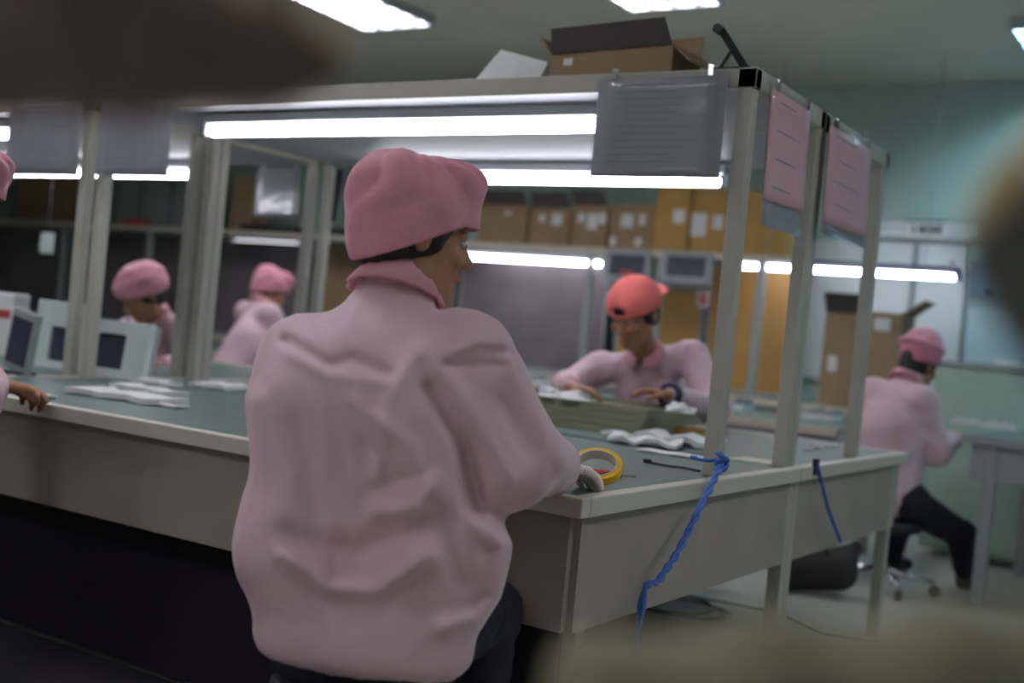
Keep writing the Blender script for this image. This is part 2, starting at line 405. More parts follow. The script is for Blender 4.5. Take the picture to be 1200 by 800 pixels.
# black prop stand at the corner
t = thing('black_clamp_stand', 'black slanted clamp stand on the near corner of the canopy', 'stand', (-.10, .86, ZC + .003), math.radians(0))
MB().tube([(.03, 0, .0), (-.055, 0, .115)], .011, 8).build('arm', 'black', t)
MB().tube([(-.06, 0, .0), (-.02, 0, .06)], .006, 8).build('strut', 'black', t)
MB().box(-.075, .045, -.02, .02, 0, .008).build('base', 'black', t)
MB().tube([(-.065, -.015, .12), (-.065, .015, .12)], .014, 10).build('knob', 'black', t)
# dark clips on side rail
for i, (px, py, w_) in enumerate(((968, 134, .035), (1012, 164, .03))):
    q = onx(px, py, -.04)
    t = thing('binder_clip', ['black binder clip on the canopy side rail over the middle posts', 'small black binder clip at the far end of the canopy side rail'][i], 'clip', (-.04, q.y, ZC + .002))
    raw('clip_body', [(-.015, -w_/2, 0), (.015, -w_/2, 0), (.015, w_/2, 0), (-.015, w_/2, 0), (0, -w_/2, .016), (0, w_/2, .016)], [(3, 2, 1, 0), (0, 1, 4), (2, 3, 5), (1, 2, 5, 4), (3, 0, 4, 5)], 'black', t)
    MB().tube([(.0, -.01, .014), (.012, -.01, .03), (.012, .01, .03), (0, .01, .014)], .0015, 5).build('wire_handle', 'chrome', t)

# ---------------------------------------------------------------- row 2 bench
def plain_bench(name, label, x0, x1, y0, y1, z, mtop='mat'):
    t = thing(name, label, 'workbench', ((x0 + x1)/2, y0, 0))
    L = (x1 - x0)/2; D = y1 - y0
    MB().box(-L, L, 0, D, z - .035, z - .005).build('worktop', 'top', t)
    MB().box(-L + .02, L - .02, .03, D - .02, z - .005, z).build('mat', mtop, t)
    MB().box(-L, L, -.012, .02, z - .04, z + .003).build('edge_strip', 'edge', t)
    MB().box(-L + .02, L - .02, .03, .05, z - .22, z - .04).build('front_apron', 'shelf', t)
    for sx in (-1, 1):
        for yy in (.06, D - .06):
            MB().box(sx * (L - .05) - .025, sx * (L - .05) + .025, yy - .025, yy + .025, 0, z - .04).build('leg', 'frame', t)
    return t
plain_bench('work_bench', 'second row work bench behind the canopied bench', -8.2, -.62, 3.84, 4.75, .75)
plain_bench('wall_bench', 'bench along the back wall carrying boards and cartons', -11.4, -.95, 5.42, 6.42, .80)
# row 3 canopy rack
t = thing('wall_rack', 'pale shelf rack over the bench at the back wall', 'rack', (-5.6, 5.75, .80))
MB().box(-5.85, 4.10, -.05, .55, .955, .985).build('shelf', 'shelf', t)
MB().box(-5.85, 4.10, -.08, -.05, .94, .985).build('front_beam', 'edge', t)
for x in [-5.8, -3.85, -2.55, 1.0 - .02, 2.42, 3.0, 3.78]:
    MB().box(x - .025, x + .025, -.07, -.02, 0, .955).build('post', 'graypost', t)
# boards behind
def board(label, x0, x1, y, z0, z1, m, name='backing_board', cat='board'):
    t = thing(name, label, cat, ((x0 + x1)/2, y, z0)); L = (x1 - x0)/2; H = z1 - z0
    MB().box(-L, L, 0, .02, 0, H).build('panel', m, t)
    f = MB(); f.box(-L, L, -.006, 0, H - .02, H).box(-L, L, -.006, 0, 0, .02).box(-L, -L + .02, -.006, 0, .02, H - .02).box(L - .02, L, -.006, 0, .02, H - .02)
    f.build('frame', 'graypost', t); return t
board('mauve-grey glossy panel below the far tube light', -4.62, -3.2, 6.05, .80, 1.735, 'purple')
board('orange-brown panel right of the two dark photographs', -2.36, -1.68, 6.08, .80, 1.735, 'woodboard')
board('narrow orange-brown panel directly behind the coral-capped worker', -3.12, -2.40, 6.08, .80, 1.55, 'woodboard')
board('wide dim mauve panel behind the worker with the lanyard', -11.35, -6.35, 6.05, .80, 1.735, 'purple')
board('dull beige panel behind the distant worker facing right', -6.3, -4.68, 6.05, .80, 1.735, 'card')
for i, (px0, px1, py0, py1) in enumerate(((718, 757, 298, 325), (785, 828, 300, 326))):
    a = ony(px0, py0, 5.68); b = ony(px1, py1, 5.68)
    t = thing('framed_photograph', ['dark photograph in grey frame, above the coral cap', 'dark photograph in grey frame, left of the corner post'][i], 'picture', ((a.x + b.x)/2, 5.64, b.z), group='dark photographs on the back rack')
    W = (b.x - a.x); H = a.z - b.z
    MB().box(-W/2 - .04, W/2 + .04, .004, .02, -.05, H + .04).build('frame', 'shelf', t)
    MB().box(-W/2, W/2, 0, .004, 0, H).build('print', 'screen', t)
    if i == 0: MB().box(-.05, .05, -.002, 0, .0, .04).build('red_patch', 'redbrown', t)
board('red and white card on the back rack beside the right photograph', ony(818, 340, 5.66).x, ony(832, 340, 5.66).x, 5.66, ony(825, 360, 5.66).z, ony(825, 340, 5.66).z, 'redbrown', 'red_card', 'card')
tube_at(-4.42, -3.08, 5.72, 1.665, 'far tube light between the pink cloth cap and the coral cap', hang=1.735)
tube_at(-2.06, -.51, 5.80, 1.715, 'far right tube light with dark housing in front of the notice board', dark=True, hang=RH + .07)
tube_at(ony(272, 290, 5.72).x, ony(352, 290, 5.72).x, 5.72, 1.70, 'dim distant tube light seen through the gap between left posts', hang=1.735, k=.35)

# boxes on rack top (z 1.785)
ZS = .80 + .985 + .001
def rackbox(px0, px1, py0, label, m='card', y=5.95, dep=.26, flaps=(None,)*4, labels=(), zbase=ZS, grp='labelled cartons on the back rack'):
    a = ony(px0, py0, y - dep/2); b = ony(px1, py0, y - dep/2)
    W = b.x - a.x - .01; H = max(.08, (a.z + b.z)/2 - zbase)
    return carton(label, ((a.x + b.x)/2, y, zbase), (W, dep, H), 0, m, flaps, [(l[0] * W, l[1] * H, l[2], l[3]) for l in labels], grp)
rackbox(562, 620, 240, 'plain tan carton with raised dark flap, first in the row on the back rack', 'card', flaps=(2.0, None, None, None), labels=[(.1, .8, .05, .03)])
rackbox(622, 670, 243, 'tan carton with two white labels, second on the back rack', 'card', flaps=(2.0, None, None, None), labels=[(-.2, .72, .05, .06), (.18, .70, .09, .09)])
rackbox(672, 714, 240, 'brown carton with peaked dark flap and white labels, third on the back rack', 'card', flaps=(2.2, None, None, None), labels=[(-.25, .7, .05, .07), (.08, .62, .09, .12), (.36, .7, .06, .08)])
rackbox(716, 768, 240, 'reddish brown carton left of the tall orange cartons', 'card', labels=[(-.1, .65, .10, .10), (.25, .68, .05, .08), (-.4, .2, .05, .06), (.2, .2, .05, .06)])
rackbox(770, 812, 218, 'tall orange carton with one small label on the back rack', 'cardorange', labels=[(.2, .55, .09, .10)])
rackbox(814, 856, 222, 'tall orange carton with large label at the end of the back rack', 'cardorange', labels=[(-.3, .45, .12, .17), (.25, .5, .08, .10)])
rackbox(858, 928, 225, 'orange carton behind the first pink sheet on the back rack', 'cardorange', labels=[])
x = -7.9
for i, (px0, px1) in enumerate(((22, 93), (108, 134), (139, 163), (168, 200), (206, 240))):
    rackbox(px0, px1, 208 if i else 205, ['wide beige box on the back rack, leftmost seen', 'grey file box against the far left post', 'second grey file box from the far left post', 'third grey file box from the far left post', 'grey file box beside the double post'][i],
            'greybox' if i else 'card', y=6.1, flaps=(None,)*4, grp='grey boxes on the left of the back rack')
rackbox(274, 299, 207, 'small tan box between the double post and the crinkled sheet', 'card', y=6.1, grp='grey boxes on the left of the back rack')
for i, px in enumerate((165, 322, 395)):
    p = ony(px, 270, 5.8)
    t = thing('low_tray', ['red plastic tray in front of the grey file boxes', 'dark low tray below the crinkled sheet', 'dark low tray behind the pink cloth cap'][i], 'tray', (p.x, 5.74, ZS))
    Wt = (.16, .34, .12)[i]; mm = ('redbrown', 'black', 'black')[i]
    MB().box(-Wt, Wt, -.045, .045, 0, .01).build('base', mm, t)
    wl = MB(); wl.box(-Wt, Wt, -.045, -.038, .01, .06).box(-Wt, Wt, .038, .045, .01, .06).box(-Wt, -Wt + .007, -.038, .038, .01, .06).box(Wt - .007, Wt, -.038, .038, .01, .06)
    wl.build('wall', mm, t)

# cartons at right end of wall bench
def seenbox(px0, px1, py0, y, label, zb, m='card', dep=.34, **k):
    a = ony(px0, py0, y); b = ony(px1, py0, y); W = b.x - a.x
    return carton(label, ((a.x + b.x)/2, y + dep/2, zb), (W, dep, (a.z + b.z)/2 - zb), 0, m, **k)
seenbox(968, 1012, 366, 5.46, 'brown carton on the wall bench with a dark slanted flap, left of its pair', .802, 'card', flaps=(2.3, None, None, None), labels=[(-.05, .28, .06, .10)], group='pair of cartons on the wall bench')
seenbox(1014, 1057, 366, 5.44, 'brown carton on the wall bench with white label, behind the seated worker', .802, 'card', flaps=(None, 2.5, None, None), labels=[(.0, .56, .10, .08), (-.1, .2, .03, .10)], group='pair of cartons on the wall bench')
# notice boards
def wallboard(label, px0, px1, z0, z1, m, name='notice_board', cat='notice board', y=RY1 - .02):
    a = ony(px0, 300, y); b = ony(px1, 300, y)
    t = thing(name, label, cat, ((a.x + b.x)/2, y - .015, z0)); L = (b.x - a.x)/2; H = z1 - z0
    MB().box(-L, L, 0, .03, 0, H).build('panel', m, t)
    f = MB(); f.box(-L, L, -.006, 0, H - .012, H).box(-L, L, -.006, 0, 0, .012).box(-L, -L + .012, -.006, 0, .012, H - .012).box(L - .012, L, -.006, 0, .012, H - .012)
    f.build('frame', 'graypost', t); return t, L, H
zt = ony(1070, 258, RY1).z
t, L, H = wallboard('white notice board left half, with papers, behind the far right tube light', 930, 1072, .95, zt - .16, 'whiteboard')
for (u, v, a_, b_) in ((.3, .75, .12, .17), (.65, .5, .12, .16)):
    MB().box(-L + 2 * L * u - a_/2, -L + 2 * L * u + a_/2, -.004, 0, H * v - b_/2, H * v + b_/2).build('notice', 'paper', t)
t, L, H = wallboard('white notice board right half, above the red-banded pink cap', 1076, 1136, .95, zt - .16, 'whiteboard')
for (u, v, a_, b_) in ((.25, .82, .13, .08), (.7, .87, .08, .1), (.3, .35, .12, .18)):
    MB().box(-L + 2 * L * u - a_/2, -L + 2 * L * u + a_/2, -.004, 0, H * v - b_/2, H * v + b_/2).build('notice', 'paper', t)
    MB().box(-L + 2 * L * u - a_/3, -L + 2 * L * u + a_/3, -.006, -.004, H * v - b_/6, H * v + b_/6).build('print', 'ink', t)
t, L, H = wallboard('long white header strip above the notice boards', 1020, 1150, zt - .14, zt, 'whiteboard', 'header_strip', 'sign')
# four block characters on a white card
a = ony(1063, 266, RY1 - .05); b = ony(1110, 266, RY1 - .05)
t = thing('header_sign', 'small white card with four dark characters over the notice boards', 'sign', ((a.x + b.x)/2, RY1 - .047, zt - .13))
Ws = (b.x - a.x)/2
MB().box(-Ws, Ws, -.006, 0, 0, .12).build('card', 'paper', t)
MB().box(-Ws, Ws, -.008, -.006, .112, .12).build('border', 'inkdark', t)
for k in range(4):
    cx = -Ws * .62 + k * Ws * .42; g = MB()
    s = .026
    if k == 0: g.box(cx - .006, cx + .006, -.009, -.006, .03, .09).box(cx - .02, cx + .006, -.009, -.006, .03, .042).box(cx - .02, cx - .006, -.009, -.006, .08, .09)
    else:
        g.box(cx - s, cx + s, -.009, -.006, .08, .09).box(cx - s, cx + s, -.009, -.006, .055, .065).box(cx - s, cx + s, -.009, -.006, .03, .04)
        g.box(cx - .005, cx + .005, -.009, -.006, .03, .09)
        if k != 2: g.box(cx - s, cx - s + .009, -.009, -.006, .03, .09)
        if k != 3: g.box(cx + s - .009, cx + s, -.009, -.006, .03, .09)
    g.build('character', 'inkdark', t)
t, L, H = wallboard('pale blue board on the back wall above the green cabinet', 1140, 1290, .95, 1.60, 'bluepanel', 'blue_board', 'board')
t, L, H = wallboard('dark blue sheet on the back wall at the right edge', 1140, 1240, 1.615, 1.90, 'blueposter', 'wall_poster', 'poster')
for k in range(3): MB().box(-L + .12 + k * .1, -L + .18 + k * .1, -.008, -.006, .04, .09).build('print', 'inkdark', t)

# green low cabinet at right, and the small table of the right worker
t = thing('low_cabinet', 'pale green low cabinet behind the table at the right edge', 'cabinet', (.55, 5.1, 0))
MB().box(-1.0, 1.2, 0, .55, .05, 1.14).build('body', 'greenpanel', t)
MB().box(-1.03, 1.23, -.02, .57, 1.14, 1.17).build('top', 'graypost', t)
for k in range(2):
    d = MB().box(-.98 + k * 1.1, .1 + k * 1.1, -.015, 0, .08, 1.11).build('door', 'greenpanel', t, bevel=.004)
    MB().box(.02 + k * 1.1, .04 + k * 1.1, -.035, -.015, .55, .68).build('handle', 'chrome', d)
p = ony(1181, 420, 5.2)
t = thing('paper_stack', 'small stack of white papers on the green cabinet', 'papers', (p.x, 5.3, 1.172))
MB().box(-.07, .07, -.1, .1, 0, .02).build('sheets', 'paper', t); MB().box(-.06, .08, -.09, .1, .02, .03).build('top_sheet', 'paper', t)
TX, TY = .03, 3.72
t = thing('side_table', 'grey metal worktable at the right edge with a blue-grey top', 'table', (TX, TY, 0))
MB().box(0, 1.6, 0, 1.33, .78, .81).build('tabletop', 'mat', t)
MB().box(-.01, 1.6, -.012, 0, .77, .812).build('edge_strip', 'shelf', t)
MB().box(-.012, 0, 0, 1.25, .77, .812).build('edge_strip', 'shelf', t)
MB().box(.03, 1.55, .03, .05, .60, .78).build('front_apron', 'shelf', t)
MB().box(.03, .05, .05, 1.2, .60, .78).build('side_apron', 'shelf', t)
for (x, y) in ((.12, .05), (.12, 1.2), (1.5, .05), (1.5, 1.2)):
    MB().box(x - .03, x + .03, y - .03, y + .03, 0, .78).build('leg', 'graypost', t, bevel=.003)
MB().box(.12, 1.5, 1.19, 1.21, .20, .24).build('foot_rail', 'graypost', t)
for i, (px, py) in enumerate(((1133, 499), (1158, 497))):
    p = ony(px, py, 4.8); p.x += .06 * i
    t = thing('parts_tray', ['cream tray of small parts beside the right worker\'s sleeve', 'white folded paper on the right table'][i], ['tray', 'paper'][i], (p.x, p.y, .812), .2)
    MB().box(-.09, .09, -.07, .07, 0, .012).build('base', 'traylight' if i == 0 else 'paper', t)
    g = MB()
    for k in range(5): g.box(-.07 + k * .03, -.05 + k * .03, -.04, .04, .012, .03 + .008 * (k % 2))
    g.build('parts', 'paper', t)

t = thing('darkening_mat', 'added near-black mat that darkens the floor along the front of the long bench', 'mat', (-2.2, -.6, 0))  # near-black sheet added to darken the floor before the bench
MB().box(-2.1, 2.0, -.65, .735, .001, .012).build('pad', 'shademat', t, bevel=.004)
e = MB(); e.box(-2.12, 2.02, -.67, -.65, .001, .008); e.box(2.0, 2.02, -.65, .72, .001, .008); e.build('bevelled_edge', 'shademat', t)
# ---------------------------------------------------------------- things on the benches
def paper_on(px, py, z, w_, d_, rz, label, th=.003, m='paper', name='paper_sheet', cat='paper', wav=.0, group=None):
    p = onz(px, py, z)
    t = thing(name, label, cat, (p.x, p.y, z + .001), rz, group)
    n = 8; V = []; F = []
    for s in (0, 1):
        for j in (0, 1):
            for i in range(n + 1):
                x = -w_/2 + w_ * i / n; V.append((x + .01 * math.sin(i * 1.3 + j), (-d_/2 + d_ * j) * (1 + .12 * math.sin(i * 2.1)), s * th + wav * (.5 + .5 * math.sin(i * 1.7 + j * .8)) + (wav if 0 else 0)))
    a = lambda s, j, i: (s * 2 + j) * (n + 1) + i
    for i in range(n):
        F += [(a(0,0,i), a(0,1,i), a(0,1,i+1), a(0,0,i+1)), (a(1,0,i), a(1,0,i+1), a(1,1,i+1), a(1,1,i)), (a(0,0,i), a(0,0,i+1), a(1,0,i+1), a(1,0,i)), (a(0,1,i), a(1,1,i), a(1,1,i+1), a(0,1,i+1))]
    F += [(a(0,0,0), a(1,0,0), a(1,1,0), a(0,1,0)), (a(0,0,n), a(0,1,n), a(1,1,n), a(1,0,n))]
    raw('sheet', V, F, m, t, smooth=False)
    return t
Z = ZT
G1 = 'white papers on the bench by the corner post'
paper_on(758, 522, Z, .26, .16, .4, 'crumpled white paper strip right of the yellow tape', .012, wav=.02, group=G1)
paper_on(800, 521, Z, .30, .20, .1, 'wavy white paper touching the corner post', .02, wav=.02, group=G1)
paper_on(795, 534, Z, .26, .09, .1, 'thin white slip in front of the corner post', .004, wav=.004, group=G1)
paper_on(752, 516, Z, .30, .08, -.1, 'long white strip behind the yellow tape', .012, wav=.008, group=G1)
paper_on(888, 541, Z, .16, .14, .0, 'flat cream sheet on the bench between corner and middle posts', .004, 'traylight', group=G1)
G2 = 'white papers on the left of the bench'
for i, (px, py, w_, d_, rz, lb) in enumerate((
    (150, 468, .42, .16, .1, 'long white papers left of the big worker, nearest the bench edge'),
    (175, 461, .36, .10, -.1, 'second white papers behind the nearest ones at left'),
    (185, 452, .22, .08, .0, 'small white papers right of the white framed device'),
    (264, 456, .22, .20, .2, 'white papers behind the large worker\'s left sleeve'),
    (178, 474, .30, .05, .1, 'thin white slip lying in front of the left papers'),
    (50, 466, .10, .05, .1, 'small white scrap at the left end of the bench'))):
    paper_on(px, py, Z + .0, w_, d_, rz, lb, .018 if i < 4 else .006, wav=.006, group=G2)
p = at(180, 432, 6.0)
# raised trays where the coral-capped worker leans
def tray(label, x0, x1, y0, y1, z0, h, m, group=None):
    t = thing('flat_tray', label, 'tray', ((x0 + x1)/2, (y0 + y1)/2, z0), 0, group); L = (x1 - x0)/2; D = (y1 - y0)/2
    MB().box(-L, L, -D, D, 0, h * .4).build('base', m, t)
    g = MB(); g.box(-L - .008, L + .008, -D - .008, -D, 0, h).box(-L - .008, L + .008, D, D + .008, 0, h).box(-L - .008, -L, -D, D, 0, h).box(L, L + .008, -D, D, 0, h)
    g.build('rim', m, t); return t
GT = 'stacked flat trays on the rear of the bench'
for k in range(4):
    tray(['olive tray lowest of the stack in front of the coral-capped worker', 'olive tray second from the bottom in front of the coral-capped worker', 'olive tray third from the bottom in front of the coral-capped worker', 'olive tray topmost of the stack under the resting hands'][k], -1.50 + .02 * (k % 2), -.72, 1.72 + .015 * k, 2.22, Z + .001 + k * .026, .025, 'tray', GT)
for k in range(6):
    tray(['cream tray lowest of the stack behind the large worker', 'cream tray second from the bottom behind the large worker', 'cream tray third from the bottom behind the large worker', 'cream tray fourth from the bottom behind the large worker', 'cream tray just below the topmost behind the large worker', 'cream tray topmost of the stack behind the large worker'][k], -2.25 + .03 * (k % 2), -1.60 - .05 * k, 2.15 + .02 * (k % 3), 2.6, Z + .001 + k * .034, .033, 'traylight', GT)
for i, (px, py, D_) in enumerate(((650, 462, 4.7), (672, 466, 4.6), (727, 494, 4.15), (748, 493, 4.2), (705, 478, 4.3))):
    zz = {0: Z + .105, 1: Z + .105, 2: Z, 3: Z, 4: Z + .105}[i]
    p = onz(px, py, zz + .02); p.y = min(max(p.y, 1.80), 2.15) if i in (0, 1, 4) else p.y
    if i < 2: p.x -= .12
    t = thing('crumpled_paper', ['crumpled white tissue left of the resting hands, larger', 'crumpled white tissue nearest the resting hands', 'small white cloth in front of the olive trays, left one', 'small white cloth in front of the olive trays, right one', 'pale crumple of film on the olive tray'][i], 'paper', (p.x, p.y, zz + .002), i * .7, 'crumpled white scraps on the bench')
    n = 9; V = [(0, 0, .035)]; F = []
    for j, (rr, zz2) in enumerate(((.025, .03), (.05, .012), (.055, 0))):
        for k in range(n):
            a_ = 2 * PI * k / n; q = rr * random.uniform(.6, 1.3); V.append((q * math.cos(a_) * 1.3, q * math.sin(a_), zz2 * random.uniform(.5, 1.4) if j < 2 else 0))
    for k in range(n):
        F.append((0, 1 + k, 1 + (k + 1) % n))
        for j in range(2): F.append((1 + j * n + k, 1 + (j + 1) * n + k, 1 + (j + 1) * n + (k + 1) % n, 1 + j * n + (k + 1) % n))
    F.append(tuple(1 + 2 * n + k for k in range(n))[::-1])
    raw('scrap', V, F, 'paper', t)
p = onz(818, 512, Z)
t = thing('small_box', 'tan shallow box on the bench under the coral-capped worker\'s sleeve', 'box', (p.x, p.y, Z + .001), .1)
MB().box(-.09, .09, -.06, .06, 0, .03).build('body', 'cardorange', t, bevel=.003); MB().box(-.092, .092, -.062, .062, .03, .038).build('lid', 'card', t)
# small white parts row at far bench end
row = [(948, 525), (958, 524), (968, 523), (978, 522), (1003, 522)]
for i, (px, py) in enumerate(row):
    p = onz(px, py, Z + .008)
    t = thing('small_part', ['white moulded part beside the far side of the middle posts, first of the row', 'white moulded part second from the middle posts in the row', 'white moulded part in the middle of the small row', 'white moulded part fourth from the middle posts in the row', 'lone white moulded part beside the far corner post'][i], 'part', (p.x, p.y, Z + .001), .3 * i, 'small white parts in a row')
    MB().box(-.014, .014, -.01, .01, 0, .012).build('body', 'paper', t, bevel=.002)
    MB().tube([(0, 0, .012), (0, 0, .02)], .006, 8).build('boss', 'paper', t)
# white slabs on row 2 bench
for i, (px, py, w_) in enumerate(((965, 477, .20), (868, 476, .10), (640, 452, .5), (300, 428, .2))):
    p = onz(px, py, .75)
    py2 = min(max(p.y, 3.95), 4.6)
    q = ony(px, py, py2)
    t = thing('component_tray', ['white tray of parts on the second row bench, right of the middle post', 'white tray of parts on the second row bench beside the corner post', 'long white tray on the second row bench behind the large worker', 'white tray beside the distant worker facing right'][i], 'tray', (q.x, py2, .752))
    MB().box(-w_/2, w_/2, -.09, .09, 0, .03).build('base', 'paper', t)
    g = MB()
    for k in range(6): g.box(-w_/2 + .01 + k * w_/6.2, -w_/2 + .01 + (k + .6) * w_/6.2, -.06, .06, .03, .045 + .012 * (k % 3))
    g.build('parts', 'greybox', t)
# white framed devices on left bench
def device(label, px0, px1, py0, py1, y, win, tilt=0.0, rz=0.0):
    a = ony(px0, py0, y); b = ony(px1, py1, y); W = b.x - a.x; H = a.z - Z - .002
    t = thing('display_frame', label, 'device', ((a.x + b.x)/2, y, Z + .002), rz, 'white framed devices on the left bench')
    M_ = Matrix.Rotation(-tilt, 4, 'X')
    fw = win; g = MB()
    x0, x1, z0, z1 = -W/2 + W * fw[0], -W/2 + W * fw[1], H * fw[2], H * fw[3]
    g.box(-W/2, x0, 0, .03, 0, H, M_).box(x1, W/2, 0, .03, 0, H, M_).box(x0, x1, 0, .03, 0, z0, M_).box(x0, x1, 0, .03, z1, H, M_)
    g.build('bezel', 'device', t, bevel=.004)
    MB().box(x0, x1, .012, .022, z0, z1, M_).build('screen', 'screen', t)
    MB().box(-W/2, W/2, .03, .05, .01, H * .97, M_).build('back_cover', 'graypost', t)
    MB().box(-W/3, W/3, -.02, .12, 0, .012).build('foot', 'device', t)
    return t
device('white framed device with dark window right of the left post', 108, 166, 372, 445, .98, (.04, .58, .16, .76), .12)
device('white framed device with dark window left of the left post', 42, 92, 350, 442, 1.0, (.32, .80, .12, .62), .05)
a = at(22, 400, 4.6)
t = thing('grey_case', 'tilted grey flat case leaning at the left edge of the bench', 'case', (a.x, a.y, Z + .002))
MB().box(-.075, .075, -.015, .015, .012, .25, Matrix.Rotation(.18, 4, 'Y')).build('shell', 'greybox', t, bevel=.006)
MB().box(-.06, .06, -.017, -.015, .04, .22, Matrix.Rotation(.18, 4, 'Y')).build('face', 'screen', t)
MB().box(-.05, .07, -.04, .04, 0, .012).build('foot', 'black', t)
p = ony(8, 350, 1.25)
t = thing('white_box', 'pale crumpled box behind the tilted grey case at the left edge', 'box', (p.x, 1.25, Z + .002), .2)
MB().box(-.12, .10, -.05, .05, 0, .30).build('body', 'paper', t, bevel=.01); MB().box(-.10, .08, -.052, -.05, .18, .22).build('stripe', 'redbrown', t)
p = ony(54, 285, 2.2)
t = thing('hanging_card', 'small white card hanging from the rear canopy left of the left post', 'card', (p.x, 2.2, p.z - .06))
MB().box(-.06, .06, 0, .01, 0, .12).build('card', 'device', t, bevel=.01); MB().tube([(0, .005, .12), (0, .005, ZC - .06 - p.z + .06)], .002, 6).build('string', 'greycord', t)

# yellow tape roll held in the large worker's hand
tc_ = at(701, 529, 2.86)
t = thing('tape_roll', 'yellow tape roll standing on the bench in the large worker\'s fingers', 'tape', (tc_.x, tc_.y, tc_.z))
def ring(r0, r1, h, Mx, n=40):
    V = []; F = []
    for k in range(n):
        a_ = 2 * PI * k / n; c_, s_ = math.cos(a_), math.sin(a_)
        for (r_, z_) in ((r0, -h/2), (r1, -h/2), (r1, h/2), (r0, h/2)): V.append(Mx @ Vector((r_ * c_, r_ * s_, z_)))
    for k in range(n):
        b_ = (k + 1) % n
        for j in range(4): F.append((k * 4 + j, k * 4 + (j + 1) % 4, b_ * 4 + (j + 1) % 4, b_ * 4 + j))
    return V, F
Mx = Matrix.Rotation(YAW, 4, 'Z') @ Matrix.Rotation(math.radians(32), 4, 'X') @ Matrix.Rotation(math.radians(-6), 4, 'Y')
V, F = ring(.050, .062, .022, Mx); raw('tape', V, F, 'yellow', t, bevel=.002)
V, F = ring(.047, .050, .026, Mx); raw('core', V, F, 'traylight', t)
LOW = min(v.z for v in [Mx @ Vector((.062 * math.cos(a), .062 * math.sin(a), -.011)) for a in np.linspace(0, 6.28, 60)])
t.location.z = Z - LOW + .001
p = onz(722, 562, Z)
t = thing('red_tool', 'small dark red plastic tool below the yellow tape', 'tool', (p.x - .05, p.y + .02, Z + .001), .3)
MB().tube([(-.05, 0, .009), (.05, 0, .009)], .008, 8).build('handle', 'redbrown', t, smooth=True); MB().tube([(.05, 0, .009), (.085, 0, .009)], .003, 6).build('tip', 'chrome', t)
p = onz(788, 548, Z)
t = thing('dark_lead', 'short dark lead lying on the bench near the corner post', 'cable', (p.x, p.y, Z + .004))
MB().tube([(-.08, .02, 0), (-.03, 0, 0), (.03, .015, 0), (.09, -.01, 0)], .0035, 6).build('lead', 'black', t, smooth=True)
MB().box(-.10, -.08, .013, .027, -.003, .008).build('plug', 'black', t)

# ---------------------------------------------------------------- cords
def smooth_path(pts, n=8):
    pts = [Vector(p) for p in pts]; out = []
    for i in range(len(pts) - 1):
        p0, p1, p2, p3 = pts[max(i - 1, 0)], pts[i], pts[i + 1], pts[min(i + 2, len(pts) - 1)]
        for k in range(n):
            u = k / n
            out.append(.5 * ((2 * p1) + (p2 - p0) * u + (2 * p0 - 5 * p1 + 4 * p2 - p3) * u * u + (3 * p1 - p0 - 3 * p2 + p3) * u ** 3))
    out.append(pts[-1]); return out
k0 = onx(846, 541, .02)
t = thing('extension_cord', 'twisted blue cord knotted at the corner post and hanging to the floor', 'cord', (k0.x, k0.y, k0.z))
e_ = onz(765, 695, .03)
path = smooth_path([k0, onx(838, 560, .04), onx(818, 600, .06), onx(795, 645, .07), onx(772, 680, .07), onx(752, 708, .06), Vector((.07, onx(748, 735, .06).y, .10)), Vector((.09, onx(748, 735, .06).y - .02, .010)), Vector((.20, onx(748, 735, .06).y - .06, .010)), Vector((.32, onx(748, 735, .06).y + .02, .010))])
tw = []; base = Vector(k0)
mb = MB()
for ph in (0, PI):
    pp = []
    for i, q in enumerate(path):
        a_ = i * 1.1 + ph; pp.append(q - base + Vector((math.cos(a_) * .006, 0, math.sin(a_) * .003)))
    mb.tube(pp, .0055, 6)
mb.build('cord', 'bluecord', t, smooth=True)
mb = MB()
for k in range(3):
    kk = [Vector((.012 * math.cos(a_) , .022 * math.sin(a_), .01 * math.sin(a_ + k * 2) + (k - 1) * .014)) for a_ in np.linspace(0, 2 * PI, 14)[:-1]]
    mb.tube(kk, .007, 6, closed=True)
mb.build('knot', 'bluecord', t, smooth=True)
mb = MB(); mb.tube(smooth_path([(0, 0, .01), (-.03, -.02, 0), (-.07, -.04, .004), (-.075, .0, .002)]), .005, 6); mb.build('loose_end', 'bluecord', t, smooth=True)
k1 = onx(958, 545, .02)
t = thing('extension_cord', 'second blue cord hanging from the bench edge between middle and far posts', 'cord', tuple(k1))
mb = MB(); mb.tube([q - k1 for q in smooth_path([k1, onx(964, 570, .03), onx(972, 600, .035), onx(985, 634, .035)])], .0065, 6); mb.build('cord', 'bluecord', t, smooth=True)
MB().box(-.012, .002, -.015, .015, -.03, .02).build('clip', 'bluedark', t)
c0 = onz(790, 712, .01)
t = thing('cable_coil', 'thin dark cable coiled on the floor under the bench', 'cable', (c0.x, c0.y, .0))
pts = []
for i in range(70):
    a_ = i * .3; rr = .16 + .03 * math.sin(i * .37); pts.append((rr * 1.3 * math.cos(a_), rr * math.sin(a_), .008 + .0012 * i * .3))
pts += [(.35, .3, .01), (.6, .1, .008), (.95, .25, .008)]
MB().tube(smooth_path(pts, 2), .005, 6).build('cable', 'greycord', t, smooth=True)
MB().box(.93, .99, .22, .28, 0, .03).build('plug', 'black', t)

# ---------------------------------------------------------------- bag and stool under the bench
def lump(name, label, cat, loc, verts_fn, m): pass
# (dark bag built with the field mesher below)

